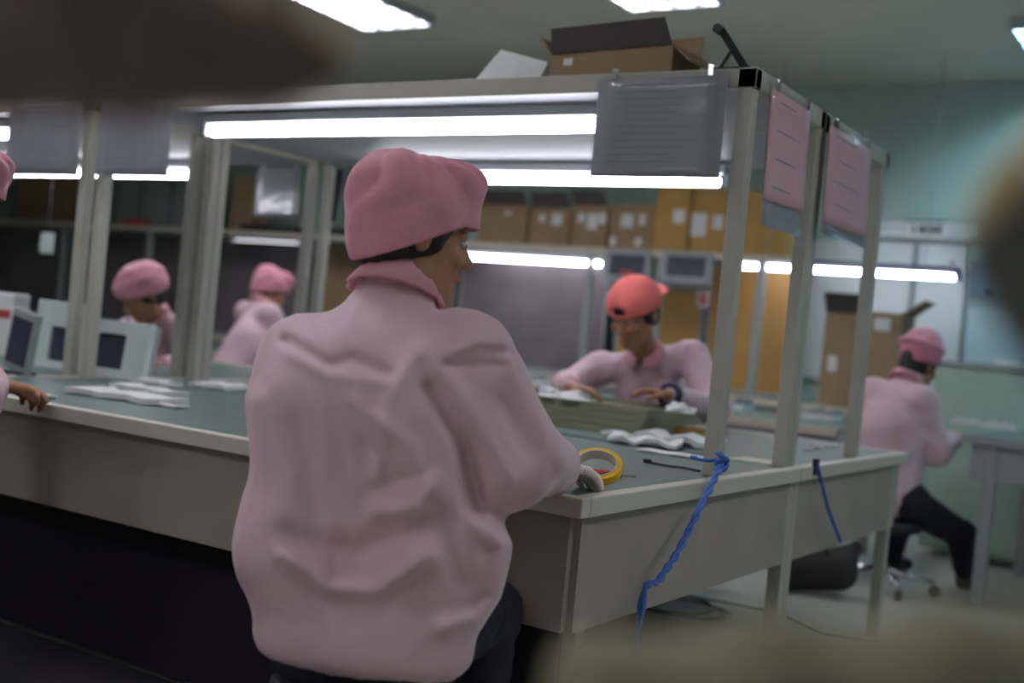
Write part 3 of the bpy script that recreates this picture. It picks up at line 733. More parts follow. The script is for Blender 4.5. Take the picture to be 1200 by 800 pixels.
# ---------------------------------------------------------------- field mesher for bodies and cloth
class Field:
    def __init__(s, lo, hi, h):
        s.lo = np.array(lo, float); s.h = h; s.n = np.ceil((np.array(hi) - s.lo) / h).astype(int) + 1
        s.d = np.full(s.n, .2, np.float32)
        s.ax = [s.lo[i] + h * np.arange(s.n[i]) for i in range(3)]
    def _sl(s, lo, hi):
        a = np.maximum(((np.array(lo) - s.lo) / s.h).astype(int), 0); b = np.minimum(((np.array(hi) - s.lo) / s.h).astype(int) + 2, s.n)
        if np.any(b <= a): return None, None
        sl = tuple(slice(a[i], b[i]) for i in range(3))
        P = np.meshgrid(*[s.ax[i][sl[i]].astype(np.float32) for i in range(3)], indexing='ij')
        return sl, P
    def _mix(s, sl, v, k, sub):
        a = s.d[sl]
        if sub:
            hh = np.clip(.5 - .5 * (a + v) / k, 0, 1); s.d[sl] = a * (1 - hh) - v * hh + k * hh * (1 - hh)
        else:
            hh = np.clip(.5 + .5 * (v - a) / k, 0, 1); s.d[sl] = v * (1 - hh) + a * hh - k * hh * (1 - hh)
    def cone(s, a, b, ra, rb, k=.02, side=None, flat=1.0, sub=False):
        a = np.array(a, float); b = np.array(b, float); m = max(ra, rb) + k + 4 * s.h
        sl, P = s._sl(np.minimum(a, b) - m, np.maximum(a, b) + m)
        if sl is None: return s
        q = [P[i] - a[i] for i in range(3)]; ba = b - a; L2 = max(ba @ ba, 1e-9)
        if side is not None and flat != 1:
            ax = ba / math.sqrt(L2); sd = np.array(side, float); sd = sd - ax * (sd @ ax); sd /= np.linalg.norm(sd); dp = np.cross(ax, sd)
            w_ = q[0] * dp[0] + q[1] * dp[1] + q[2] * dp[2]; e = w_ * (1 / flat - 1)
            q = [q[i] + e * dp[i] for i in range(3)]
        t = np.clip((q[0] * ba[0] + q[1] * ba[1] + q[2] * ba[2]) / L2, 0, 1)
        v = np.sqrt(sum((q[i] - t * ba[i]) ** 2 for i in range(3))) - (ra + t * (rb - ra))
        if flat != 1: v = v * (.5 + .5 * flat)
        s._mix(sl, v, k, sub); return s
    def ell(s, c, r, k=.02, R=None, sub=False):
        c = np.array(c, float); r = np.array(r, float); m = max(r) + k + 4 * s.h
        sl, P = s._sl(c - m, c + m)
        if sl is None: return s
        q = [P[i] - c[i] for i in range(3)]
        if R is not None: q = [q[0] * R[j][0] + q[1] * R[j][1] + q[2] * R[j][2] for j in range(3)]
        k0 = np.sqrt(sum((q[i] / r[i]) ** 2 for i in range(3))); k1 = np.sqrt(sum((q[i] / r[i] ** 2) ** 2 for i in range(3)))
        s._mix(sl, k0 * (k0 - 1) / np.maximum(k1, 1e-6), k, sub); return s
    def cut(s, p, n, k=.01):      # remove the side n points to
        P = np.meshgrid(*[a.astype(np.float32) for a in s.ax], indexing='ij'); p = np.array(p, float); n = np.array(n, float); n /= np.linalg.norm(n)
        v = sum((P[i] - p[i]) * n[i] for i in range(3))
        a = s.d; hh = np.clip(.5 - .5 * (v - a) / k, 0, 1); s.d = (v * (1 - hh) + a * hh + k * hh * (1 - hh)).astype(np.float32); return s
    def disp(s, fn):
        idx = np.nonzero(np.abs(s.d) < .06); P = np.stack([s.ax[i][idx[i]] for i in range(3)], -1)
        s.d[idx] += fn(P).astype(np.float32); return s
    def mesh(s):
        d = s.d.copy()
        for i in range(3):
            sl = [slice(None)] * 3
            sl[i] = 0; d[tuple(sl)] = np.maximum(d[tuple(sl)], 1e-3); sl[i] = -1; d[tuple(sl)] = np.maximum(d[tuple(sl)], 1e-3)
        n = np.array(d.shape) - 1; neg = d < 0
        cnt = np.zeros(n, np.int8)
        cs = [(i, j, k) for i in (0, 1) for j in (0, 1) for k in (0, 1)]
        for (i, j, k) in cs: cnt += neg[i:i + n[0], j:j + n[1], k:k + n[2]]
        act = np.argwhere((cnt > 0) & (cnt < 8)); vid = np.full(n, -1, np.int64); vid[tuple(act.T)] = np.arange(len(act))
        acc = np.zeros((len(act), 3)); num = np.zeros(len(act))
        for a in cs:
            for ax in range(3):
                if a[ax]: continue
                b = list(a); b[ax] = 1
                ia = act + np.array(a); ib = act + np.array(b); da = d[tuple(ia.T)]; db = d[tuple(ib.T)]
                m = (da < 0) != (db < 0); t = np.where(m, da / np.where(m, da - db, 1), 0)
                pt = np.repeat(np.array([a], float), len(act), 0); pt[:, ax] += t
                acc[m] += pt[m]; num[m] += 1
        V = s.lo + s.h * (act + acc / num[:, None]); F = []
        for ax in range(3):
            o = [(ax + 1) % 3, (ax + 2) % 3]
            a0 = [slice(None)] * 3; a1 = [slice(None)] * 3; a0[ax] = slice(0, -1); a1[ax] = slice(1, None)
            na, nb = neg[tuple(a0)], neg[tuple(a1)]
            e = np.argwhere(na != nb); e = e[(e[:, o[0]] > 0) & (e[:, o[1]] > 0) & (e[:, o[0]] < n[o[0]]) & (e[:, o[1]] < n[o[1]])]
            fl = na[tuple(e.T)]
            u = np.zeros(3, int); u[o[0]] = 1; v = np.zeros(3, int); v[o[1]] = 1
            q = np.stack([vid[tuple((e - u - v).T)], vid[tuple((e - v).T)], vid[tuple(e.T)], vid[tuple((e - u).T)]], 1)
            q[~fl] = q[~fl][:, ::-1]; F.append(q)
        return V, np.concatenate(F)
    def build(s, name, m, parent, smooth_iter=0):
        V, F = s.mesh()
        me = bpy.data.meshes.new(name)
        loc = np.array(parent.location) if parent is not None else np.zeros(3)
        V = V - loc
        me.vertices.add(len(V)); me.vertices.foreach_set('co', V.astype(np.float32).ravel())
        me.loops.add(F.size); me.loops.foreach_set('vertex_index', F.astype(np.int32).ravel())
        me.polygons.add(len(F)); me.polygons.foreach_set('loop_start', np.arange(0, F.size, 4, dtype=np.int32)); me.polygons.foreach_set('loop_total', np.full(len(F), 4, np.int32))
        me.polygons.foreach_set('use_smooth', np.ones(len(F), bool)); me.update(); me.validate()
        o = bpy.data.objects.new(name, me); C.objects.link(o); me.materials.append(MT[m])
        if parent is not None: o.parent = parent
        return o
nv = lambda v: np.array(v, float) / np.linalg.norm(v)
def folds(seed, amp, f1=28, f2=60):
    rs = np.random.RandomState(seed); ds = rs.randn(6, 3); ph = rs.rand(6) * 6
    def fn(P):
        a = np.zeros(len(P))
        w1 = np.sin(P @ ds[0] * 9 + ph[0]) + np.sin(P @ ds[1] * 7 + ph[1])
        for k in range(2, 5):
            dd = ds[k] / np.linalg.norm(ds[k]); s_ = np.sin(P @ dd * f1 * (1 + .35 * k) + 1.6 * w1 + ph[k]); a += (1 - np.abs(s_)) ** 1.5 * (.5 if k > 2 else .8)
        return -amp * (a - .6)
    return fn
def hand(fd, wrist, d, palm, thumb_side, curl=.5, r=.0085, L=1.0):
    """palm: direction the palm faces; thumb_side: unit vector towards the thumb"""
    d = nv(d); palm = np.array(palm, float); palm = nv(palm - d * (palm @ d)); sd = np.cross(d, palm); 
    if sd @ np.array(thumb_side) < 0: sd = -sd
    w = np.array(wrist, float)
    lens = [.072, .080, .074, .058]; offs = [.030, .010, -.010, -.029]; kl = [.086, .090, .086, .078]
    for i in range(4):
        kn = w + d * kl[i] * L + sd * offs[i] * L
        fd.cone(w + sd * offs[i] * .5, kn, .015, .0115, .012)
        p = kn; ang = curl * .5 + .05 * i; sg = [.44, .31, .25]; rr = r * 1.12
        for j in range(3):
            dr = d * math.cos(ang) + palm * math.sin(ang) + sd * (.07 * (1.5 - i))
            q = p + nv(dr) * lens[i] * sg[j] * L; fd.cone(p, q, rr, rr * .9, .004); p = q; rr *= .9; ang += curl * (1.0 + .1 * j)
    p = w + d * .02 + sd * .022; fd.cone(w + sd * .008, p, .018, .017, .012)
    dr = nv(d * .75 + sd * .75 + palm * .25); q = p + dr * .042; fd.cone(p, q, .015, .0115, .01)
    dr = nv(d * .95 + sd * .3 + palm * .35); q2 = q + dr * .032; fd.cone(q, q2, .011, .0098, .004)
    dr = nv(d * .9 + sd * .05 + palm * .5); fd.cone(q2, q2 + dr * .026, .0098, .0082, .004)

def collar(t, nk, up, fwd, m, r0=.083, r1=.060, hgt=.045, side=None, spread=.5, tilt=0):
    up = nv(up); fwd = np.array(fwd, float); fwd = nv(fwd - up * (fwd @ up)); s_ = np.cross(fwd, up)
    V = []; F = []; n = 40
    for i in range(n + 1):
        a = spread * .5 + (2 * PI - spread) * i / n           # 0 = front
        rad = nv(fwd * math.cos(a) + s_ * math.sin(a)); el = 1.0 + .08 * math.cos(a)
        drop = .018 * math.cos(a)                              # front sits lower
        wv = .004 * math.sin(i * 1.9)
        prof = [(r1 - .004, -.02), (r1 - .004, hgt), (r1 + .006, hgt + .006), (r0 + .012 + wv, .0), (r0 + .006 + wv, -.004), (r1 + .003, hgt - .006), (r1 + .003, -.02)]
        for (r_, z_) in prof: V.append(np.array(nk) + rad * r_ * el + up * (z_ - drop))
    m_ = 7
    for i in range(n):
        for j in range(m_): F.append((i * m_ + j, i * m_ + (j + 1) % m_, (i + 1) * m_ + (j + 1) % m_, (i + 1) * m_ + j))
    F += [tuple(range(m_))[::-1], tuple(n * m_ + j for j in range(m_))]
    return raw('collar', V, F, m, t, smooth=True, world=True)

def person(label, J, hf, hu, cap, h=.006, bf=None, group=None, extra=None, hands=None, seed=1, jm='pink', hem=True, headscale=1.0, torso_r=1.0, legs=True, shoes=True, fold_amp=.005, gl=False, hairy=True, gloves=None, collar_k=1.0):
    J = {k: np.array(v, float) for k, v in J.items()}
    t = thing('person', label, 'person', (J['pel'][0], J['pel'][1], 0), 0, group)
    side = nv(J['shR'] - J['shL']); spine = nv(J['nk'] - J['pel'])
    fwd = nv(np.cross(spine, side)) * 1.0
    fwd = nv(np.cross(np.array([0, 0, 1.]), side)) if bf is None else nv(bf)
    pts = np.array(list(J.values())); lo = pts.min(0) - .30; hi = pts.max(0) + .30; lo[2] = max(lo[2], -.02)
    hf = nv(hf); hu = np.array(hu, float); hu = nv(hu - hf * (hu @ hf)); hs = np.cross(hf, hu)      # hs: person's right
    Rm = np.array([hs, hf, hu]); S = headscale
    hp = lambda a, b, c: J['hd'] + (hs * a + hf * b + hu * c) * S
    Rr = lambda *r: np.array(r) * S
    # ---- body
    b = Field(lo, hi, h)
    b.cone(J['pel'], J['che'], .115, .125, .04, side, .7).cone(J['che'], J['nk'], .115, .06, .05, side, .75)
    b.cone(J['shL'], J['shR'], .045, .045, .04)
    b.cone(J['nk'], hp(0, -.015, -.05), .056, .052, .03)
    for q in 'LR':
        b.cone(J['sh' + q], J['el' + q], .046, .036, .03).cone(J['el' + q], J['wr' + q], .037, .025, .02)
        if legs: b.cone(J['hp' + q], J['kn' + q], .075, .052, .04).cone(J['kn' + q], J['an' + q], .05, .034, .03)
    b.ell(hp(0, -.012, .022), Rr(.075, .094, .092), .02, Rm)
    b.ell(hp(0, .025, -.045), Rr(.058, .066, .070), .03, Rm)
    b.ell(hp(0, .062, -.098), Rr(.026, .024, .020), .03, Rm)
    b.cone(hp(-.05, -.0, -.07), hp(-.02, .06, -.1), .018, .014, .03).cone(hp(.05, -.0, -.07), hp(.02, .06, -.1), .018, .014, .03)
    b.cone(hp(0, .085, .008), hp(0, .108, -.028), .008, .012, .012)
    for sx in (-1, 1):
        b.ell(hp(sx * .011, .097, -.032), Rr(.009, .010, .008), .008, Rm)
        b.cone(hp(sx * .012, .083, .022), hp(sx * .045, .068, .02), .009, .007, .012)
        b.ell(hp(sx * .038, .072, -.026), Rr(.020, .016, .018), .015, Rm)
        b.ell(hp(sx * .031, .092, .002), Rr(.014, .012, .009), .010, Rm, sub=True)
        b.ell(hp(sx * .078, -.012, -.008), Rr(.008, .017, .030), .006, Rm)
    b.ell(hp(0, .086, -.060), Rr(.024, .012, .009), .010, Rm)
    for i, q in enumerate('LR'):
        fa = nv(J['wr' + q] - J['el' + q]); H = (hands or {}).get(q, {})
        ts = (1 if q == 'L' else -1) * side
        hand(b, J['wr' + q] + fa * .005, H.get('d', fa), H.get('palm', (0, 0, -1)), H.get('thumb', ts), H.get('curl', .45), .0085 if h < .007 else .0095)
    b.build('body', 'skin', t)
    for q in (gloves or ''):
        g_ = Field(J['wr' + q] - .24, J['wr' + q] + .24, .005); fa = nv(J['wr' + q] - J['el' + q]); H = (hands or {}).get(q, {})
        hand(g_, J['wr' + q] + fa * .005, H.get('d', fa), H.get('palm', (0, 0, -1)), H.get('thumb', (1 if q == 'L' else -1) * side), H.get('curl', .45), .0105)
        g_.cone(J['wr' + q] - fa * .03, J['wr' + q] + fa * .02, .031, .030, .02); g_.build('glove', 'glove', t)
    for sx in (-1, 1):
        mb = MB(); V = []
        c = hp(sx * .031, .0765, .002)
        e = Field(c - .02, c + .02, .0025); e.ell(c, np.array([.0105] * 3), .001); e.build('eye', 'eye', t)
        c2 = hp(sx * .031, .0848, .001); e = Field(c2 - .01, c2 + .01, .0018); e.ell(c2, np.array([.0058, .0035, .0058]), .001, Rm); e.build('iris', 'iris', t)
    # lips
    c = hp(0, .094, -.060); e = Field(c - .035, c + .035, .003); e.ell(hp(0, .092, -.056), Rr(.021, .007, .0045), .003, Rm).ell(hp(0, .092, -.064), Rr(.019, .008, .005), .003, Rm); e.build('lips', 'lip', t)
    # hair
    e = Field(J['hd'] - .17, J['hd'] + .17, max(h, .006))
    e.ell(hp(0, -.020, .018), Rr(.083, .098, .100), .02, Rm).ell(hp(0, -.06, -.045), Rr(.060, .045, .045), .03, Rm)
    for sx in (-1, 1): e.cone(hp(sx * .072, .02, .02), hp(sx * .074, .022, -.02), .012, .007, .01)
    e.ell(hp(0, .07, -.03), Rr(.075, .06, .082), .01, Rm, sub=True)
    e.build('hair', 'hair', t)
    # ---- cap
    e = Field(J['hd'] - .22, J['hd'] + .22, .006 if h < .007 else .008)
    if cap == 'puff':
        e.ell(hp(0, -.022, .055), Rr(.100, .114, .086), .02, Rm)
        e.ell(hp(0, -.055, .045), Rr(.095, .090, .085), .03, Rm)
        e.ell(hp(0, .030, .100), Rr(.080, .068, .052), .02, Rm)
        e.ell(hp(0, -.022, .03), Rr(.094, .110, .085), .015, Rm)
        c0 = J['hd']
        def gather(P):
            L_ = (P - c0) @ Rm.T / S; a = np.arctan2(L_[:, 0], L_[:, 1] + .02); rr = np.hypot(L_[:, 0], L_[:, 1])
            return -.013 * np.abs(np.sin(a * 4 + 2.5 * np.sin(L_[:, 2] * 22))) * np.clip((L_[:, 2] - .0) * 14, 0, 1) * np.clip(rr * 12, 0, 1) + .002 * np.sin(L_[:, 2] * 70 + 3 * np.sin(a * 2))
        e.disp(gather)
        e.ell(hp(0, -.045, -.01), Rr(.098, .088, .10), .03, Rm); n_ = -(hu * .84 - hf * .54); e.cut(hp(0, .085, .046), n_, .006)
        e.build('cap', 'pinkcap', t)
        # brim band
        V = []; F = []; n = 36
        for i in range(n + 1):
            a = -1.45 + 2.9 * i / n
            out = np.array([math.sin(a) * .096, math.cos(a) * .112 - .012]); rim = 1 + .10 * max(0, math.cos(a)) ** 2
            top = hp(out[0], out[1], .088); bot = hp(out[0] * rim, out[1] * rim, .040 + .0 * math.cos(a) - .02 * (1 - math.cos(a)))
            nrm = nv(top - J['hd'])
            for p_ in (top - nrm * .004, bot - nrm * .004, bot + nrm * .0015, top + nrm * .0015): V.append(p_)
        for i in range(n):
            for j in range(4): F.append((i * 4 + j, i * 4 + (j + 1) % 4, i * 4 + 4 + (j + 1) % 4, i * 4 + 4 + j))
        F += [(3, 2, 1, 0), tuple(n * 4 + j for j in range(4))]
        raw('cap_brim', V, F, 'pinkcap', t, smooth=True, world=True)
    elif cap == 'bouffant':
        e.ell(hp(0, -.02, .050), Rr(.118, .130, .098), .02, Rm).ell(hp(0, -.03, .02), Rr(.105, .118, .07), .02, Rm)
        e.disp(folds(seed + 5, .008, 20)); e.cut(hp(0, .09, .030), -(hu * .93 - hf * .30), .02); e.build('cap', 'pinkcap', t)
    elif cap == 'baseball':
        e.ell(hp(0, -.012, .035), Rr(.096, .114, .100), .02, Rm)
        e.cut(hp(0, .09, .026), -(hu * .97 - hf * .12), .004)
        e.ell(hp(0, .112, .046), Rr(.036, .04, .022), .004, Rm, sub=True)
        e.build('cap', 'coral', t)
        e = Field(J['hd'] - .24, J['hd'] + .24, .006); e.ell(hp(0, -.125, .018), Rr(.070, .070, .007), .004, Rm).build('visor', 'coral', t)
        mb = MB(); mb.tube([hp(math.sin(a) * .092, math.cos(a) * .110 - .012, .032) for a in np.linspace(-.42, .42, 12)], .006, 6); mb.build('strap', 'coral', t, smooth=True, world=True)
        raw('cap_opening', *ring(.0, .028, .002, Matrix.Identity(4), 20), 'hair', t).matrix_basis = Matrix(((hs[0], hu[0], hf[0], hp(0, .088, .04)[0] - t.location.x), (hs[1], hu[1], hf[1], hp(0, .088, .04)[1] - t.location.y), (hs[2], hu[2], hf[2], hp(0, .088, .04)[2]), (0, 0, 0, 1)))
        mb = MB(); mb.tube([hp(0, -.01, .132), hp(0, -.01, .137)], .007, 8); mb.build('cap_button', 'coral', t, world=True)
    elif cap == 'flat':
        e.cone(hp(0, -.015, .045), hp(0, -.015, .095), .096, .100, .02).ell(hp(0, -.02, .095), Rr(.115, .128, .03), .02, Rm)
        e.disp(folds(seed + 5, .005, 20)); e.cut(hp(0, .09, .045), -(hu * .95 - hf * .2), .01); e.build('cap', 'pinkcap', t)
        e = Field(J['hd'] - .2, J['hd'] + .2, .007); e.cone(hp(0, -.013, .02), hp(0, -.013, .06), .101, .103, .01); e.cut(hp(0, .09, .032), -(hu * .95 - hf * .2), .004); e.cut(hp(0, 0, .070), hu, .004); e.build('cap_band', 'pinkband', t)
    # ---- jacket
    j = Field(lo, hi, h); T = torso_r
    j.cone(J['pel'] + spine * .03, J['che'], .155 * T, .172 * T, .06, side, .72).cone(J['che'], J['nk'] - spine * .02, .165 * T, .085, .06, side, .72)
    j.cone(J['shL'] + side * .03, J['shR'] - side * .03, .066, .066, .05)
    for q in 'LR':
        j.cone(J['sh' + q], J['el' + q], .074, .062, .05); fa = J['wr' + q] - J['el' + q]
        j.cone(J['el' + q], J['wr' + q] - nv(fa) * .02, .062, .044, .035)
    if extra: extra(j, J)
    j.disp(folds(seed, fold_amp, 17))
    if hem: j.cut(J['pel'] - spine * (.10), -spine, .03)
    for q in 'LR':            # cut sleeve ends cleanly (outer side of the wrist only)
        pass
    j.build('jacket', jm, t)
    collar(t, J['nk'] + spine * (.012 if collar_k == 1 else -.012), nv(spine * .8 + nv(J['hd'] - J['nk']) * .4), fwd, 'pinkcol', r0=.083 * collar_k, r1=.060 * (1 + (collar_k - 1) * .4), hgt=.045 * collar_k)
    for q in 'LR':
        fa = nv(J['wr' + q] - J['el' + q]); c = J['wr' + q] - fa * .012
        a1 = nv(np.cross(fa, (0, 0, 1.0))); a2 = np.cross(fa, a1)
        mb = MB(); mb.tube([c + (a1 * math.cos(a) + a2 * math.sin(a)) * .038 for a in np.linspace(0, 2 * PI, 17)[:-1]], .011, 8, closed=True); mb.build('cuff', 'pinkcol', t, smooth=True, world=True)
    if legs:
        tr_ = Field(lo, hi, max(h, .008))
        tr_.cone(J['hpL'], J['hpR'], .105, .105, .05)
        for q in 'LR':
            tr_.cone(J['hp' + q], J['kn' + q], .094, .072, .05); ka = J['an' + q] - J['kn' + q]
            tr_.cone(J['kn' + q], J['an' + q] - nv(ka) * .03, .072, .056, .03)
        tr_.disp(folds(seed + 9, .005)); tr_.build('trousers', 'trouser', t)
        for q in 'LR':
            an = J['an' + q]; fd_ = nv((fwd[0], fwd[1], 0)); fd_ = nv(J.get('ft' + q, fd_))
            z0 = max(an[2] - .075, 0)
            s_ = Field(an - .3, an + .3, .01)
            s_.cone((an[0], an[1], z0 + .05), (*(an + fd_ * .12)[:2], z0 + .036), .045, .036, .03).cone(an - (0, 0, .05), an, .042, .044, .03)
            s_.cut((0, 0, z0 + .002), (0, 0, -1), .004); s_.build('shoe', 'shoe', t)
    return t
def spt(px, py, D): return np.array(at(px, py, D))
def legset(J, seat_z, f, s, pel, spread=.12, shin=0.0, thigh=.42):
    f = nv((f[0], f[1], 0)); s = nv((s[0], s[1], 0))
    for q, sg in (('L', -1), ('R', 1)):
        J['hp' + q] = pel + s * sg * .085 + np.array([0, 0, -.01])
        J['kn' + q] = J['hp' + q] + f * thigh * .97 + s * sg * spread * .5 + np.array([0, 0, .0])
        J['an' + q] = np.array([*(J['kn' + q] + f * shin)[:2], .085])

# --- worker 1, large, seen from behind
sv = nv(np.array(_R) * math.cos(math.radians(14)) - np.array(_F0) * math.sin(math.radians(14)))
fv = nv(np.cross((0, 0, 1.), sv))
J = {}
J['pel'] = spt(425, 745, 2.30); J['che'] = spt(440, 475, 2.36); J['nk'] = spt(463, 338, 2.40); J['hd'] = spt(490, 276, 2.42)
mid = spt(445, 400, 2.36)
J['shR'] = mid + sv * .185 + np.array([0, 0, -.005]); J['shL'] = mid - sv * .175 + np.array([0, 0, -.045])
J['elR'] = spt(600, 540, 2.30); J['wrR'] = spt(652, 546, 2.66)
J['elL'] = J['shL'] + np.array([0, 0, -.25]) + fv * .10 - sv * .02; J['wrL'] = np.array([*(J['elL'] + fv * .24 + sv * .10)[:2], .81])
legset(J, .46, fv, sv, J['pel'], thigh=.40)
def ex1(j, J):
    up = np.array([0, 0, 1.]); b_ = -fv
    P_ = J['pel']
    j.cone(P_ + sv * -.10 + up * .0, P_ + sv * .10 + up * .0, .12, .12, .06)              # blousing above the hem
    j.cone(spt(375, 480, 2.34), spt(358, 640, 2.32), .12, .125, .06); j.cone(spt(358, 640, 2.32), spt(385, 700, 2.32), .125, .10, .06)
    j.cone(spt(500, 500, 2.30), spt(512, 640, 2.28), .12, .115, .06); j.cone(spt(512, 640, 2.28), spt(490, 700, 2.28), .115, .10, .06)
    j.cone(J['che'] - sv * .11, J['che'] + sv * .10, .12, .12, .08)
    j.cone(J['elR'] + fv * .0, J['wrR'] - nv(J['wrR'] - J['elR']) * .06, .075, .058, .05)
    j.cone(J['shR'] - up * .02, J['elR'], .085, .075, .05)
    rid = [([(335, 650), (385, 688), (440, 692), (500, 652)], .022, 15), ([(345, 632), (420, 645), (505, 618)], -.016, 20),
           ([(440, 600), (490, 594), (510, 562)], .016, 13), ([(440, 572), (500, 552)], -.008, 12),
           ([(335, 398), (385, 428), (415, 418), (455, 436)], -.010, 8), ([(340, 412), (390, 442), (450, 448)], .006, 10),
           ([(415, 470), (478, 520), (508, 575)], .010, 11), ([(430, 520), (470, 560)], -.008, 12), ([(490, 405), (455, 470), (440, 560)], .007, 12),
           ([(530, 412), (560, 400), (590, 402)], .010, 8), ([(525, 428), (590, 428)], -.008, 7), ([(500, 415), (540, 462), (598, 560)], .010, 13),
           ([(505, 455), (545, 520), (560, 600)], -.018, 12), ([(600, 430), (640, 500), (662, 545)], .012, 16), ([(585, 470), (620, 530)], -.009, 13),
           ([(555, 612), (592, 640), (585, 680)], .018, 14), ([(520, 600), (540, 680)], -.012, 14), ([(520, 735), (560, 725), (585, 700)], .016, 15), ([(300, 470), (330, 600)], .010, 18), ([(350, 500), (375, 600)], -.008, 18)]
    Rn, Un, Fn, Cn = (np.array(x) for x in (_r, _u, _F, CAM))
    def back(P):
        q = P - Cn; zz = q @ Fn; X = 600 + FPX * (q @ Rn) / zz; Y = 400 - FPX * (q @ Un) / zz; out = np.zeros(len(P))
        w_ = np.clip((2.62 - zz) / .1, 0, 1)
        for pl, amp, wd in rid:
            m = np.full(len(P), 1e9)
            for (x0, y0), (x1, y1) in zip(pl[:-1], pl[1:]):
                dx, dy = x1 - x0, y1 - y0; t_ = np.clip(((X - x0) * dx + (Y - y0) * dy) / (dx * dx + dy * dy), 0, 1)
                m = np.minimum(m, (X - x0 - t_ * dx) ** 2 + (Y - y0 - t_ * dy) ** 2)
            out -= 1.35 * amp * np.exp(-m / (wd * .85) ** 2)
        return out * w_
    j.disp(back)
    j.cut((0, 0, .425), (.0, 0, -1), .05)
hfv = nv(np.array(_R) * math.sin(math.radians(68)) + np.array(_F0) * math.cos(math.radians(68)) + np.array([0, 0, -.16]))
person('large seated worker in pale pink jacket and puffy pink cap, back to camera, holding tape', J, hfv, np.array([0, 0, 1.]) + np.array(_R) * .02, 'puff', .006, fv, extra=ex1,
       hands={'R': {'d': nv(np.array(_F0) * .6 + np.array(_R) * .55 - np.array([0, 0, .15])), 'palm': nv(np.array(_R) * .2 + np.array([0, 0, -1])), 'thumb': -np.array(_R) * .4 + np.array(_F0) * .3 + np.array([0, 0, .8]), 'curl': .35}},
       seed=3, headscale=1.09, torso_r=1.07, fold_amp=.003, hem=False, gloves='R', collar_k=1.08)

# --- worker 2, coral cap, leaning towards the camera
sv = nv(np.array([-1, -.1, 0.])); fv = nv(np.cross((0, 0, 1.), sv))
J = {}
J['hd'] = spt(743, 366, 5.20); J['nk'] = spt(757, 418, 5.36); J['che'] = spt(765, 470, 5.50); J['pel'] = np.array([J['che'][0], J['che'][1] + .22, .52])
J['shL'] = spt(812, 418, 5.35); J['shR'] = spt(700, 432, 5.50)
J['elL'] = spt(838, 480, 5.15); J['wrL'] = spt(785, 463, 4.86)
J['elR'] = spt(664, 452, 5.35); J['wrR'] = spt(668, 454, 4.95)
legset(J, .46, fv, sv, J['pel'])
hfv = nv(np.array([-.12, -1, -.62]))
hd2 = {'L': {'d': nv(np.array(_R) * -1 + np.array([0, -.1, .12])), 'palm': (0, 0, -1), 'thumb': (0, -.6, .5), 'curl': .35}, 'R': {'d': nv(np.array(_R) * .8 + np.array([0, -.4, 0])), 'palm': (0, 0, -1), 'thumb': (0, -.5, .6), 'curl': .4}}
t2 = person('worker in coral baseball cap worn backwards, leaning over the rear bench', J, hfv, (0, -.2, 1), 'baseball', .007, fv, hands=hd2, seed=11, headscale=1.2, torso_r=1.0)
c = J['wrL']; fa = nv(J['wrL'] - J['elL']); a1 = nv(np.cross(fa, (0, 0, 1.))); a2 = np.cross(fa, a1)
mb = MB(); mb.tube([c - fa * .0 + (a1 * math.cos(a) + a2 * math.sin(a)) * .042 for a in np.linspace(0, 2*PI, 17)[:-1]], .016, 8, closed=True); mb.build('wrist_strap', 'bluedark', t2, smooth=True, world=True)
for k in range(10):
    a = 2 * PI * k / 10; q = c - fa * .03 + (a1 * math.cos(a) + a2 * math.sin(a)) * .05
    mb = MB(); mb.tube([q - fa * .008, q + fa * .008], .009, 6); mb.build('bead', 'paper', t2, world=True)

# --- worker 3, left, bouffant cap with lanyard
sv = nv(np.array([-1, .15, 0.])); fv = nv(np.cross((0, 0, 1.), sv))
J = {}
J['hd'] = spt(166, 345, 6.25); J['nk'] = spt(182, 372, 6.45); J['che'] = spt(197, 420, 6.6); J['pel'] = np.array([J['che'][0] + .05, J['che'][1] + .15, .52])
J['shL'] = spt(213, 385, 6.45); J['shR'] = spt(152, 388, 6.55)
J['elL'] = spt(222, 425, 6.2); J['wrL'] = spt(186, 428, 6.02); J['elR'] = spt(145, 425, 6.3); J['wrR'] = spt(158, 428, 6.05)
legset(J, .46, fv, sv, J['pel'])
t3 = person('dim worker in round pink cap with dark lanyard, bending over the left bench', J, nv((-.25, -1, -.75)), (0, -.2, 1), 'bouffant', .009, fv, seed=21, headscale=1.12)
mb = MB(); mb.tube(smooth_path([J['nk'] + np.array([.09, 0, .05]), J['nk'] + np.array([.10, -.12, -.0]), spt(178, 392, 6.13), spt(172, 408, 6.08)]), .007, 6); mb.tube(smooth_path([J['nk'] + np.array([-.09, 0, .05]), J['nk'] + np.array([-.06, -.14, -.0]), spt(172, 408, 6.08)]), .007, 6)
mb.build('lanyard', 'bluedark', t3, smooth=True, world=True)

# --- worker 4, distant, facing right
sv = nv(np.array([.35, -1, 0.])); fv = nv(np.cross((0, 0, 1.), sv))
sv = nv(np.array([1, -.35, 0.])); fv = nv(np.cross((0, 0, 1.), sv))
J = {}
J['hd'] = spt(318, 340, 7.9); J['nk'] = spt(303, 360, 7.85); J['che'] = spt(292, 400, 7.75); J['pel'] = np.array([J['che'][0] - .08, J['che'][1] - .18, .52])
J['shR'] = J['nk'] + sv * .18 + np.array([0, 0, -.04]); J['shL'] = J['nk'] - sv * .18 + np.array([0, 0, -.04])
J['elR'] = J['shR'] + fv * .14 + np.array([0, 0, -.22]); J['elL'] = J['shL'] + fv * .14 + np.array([0, 0, -.22])
J['wrR'] = np.array([*(J['elR'] + fv * .22 - sv * .05)[:2], .80]); J['wrL'] = np.array([*(J['elL'] + fv * .22 + sv * .05)[:2], .80])
legset(J, .46, fv, sv, J['pel'])
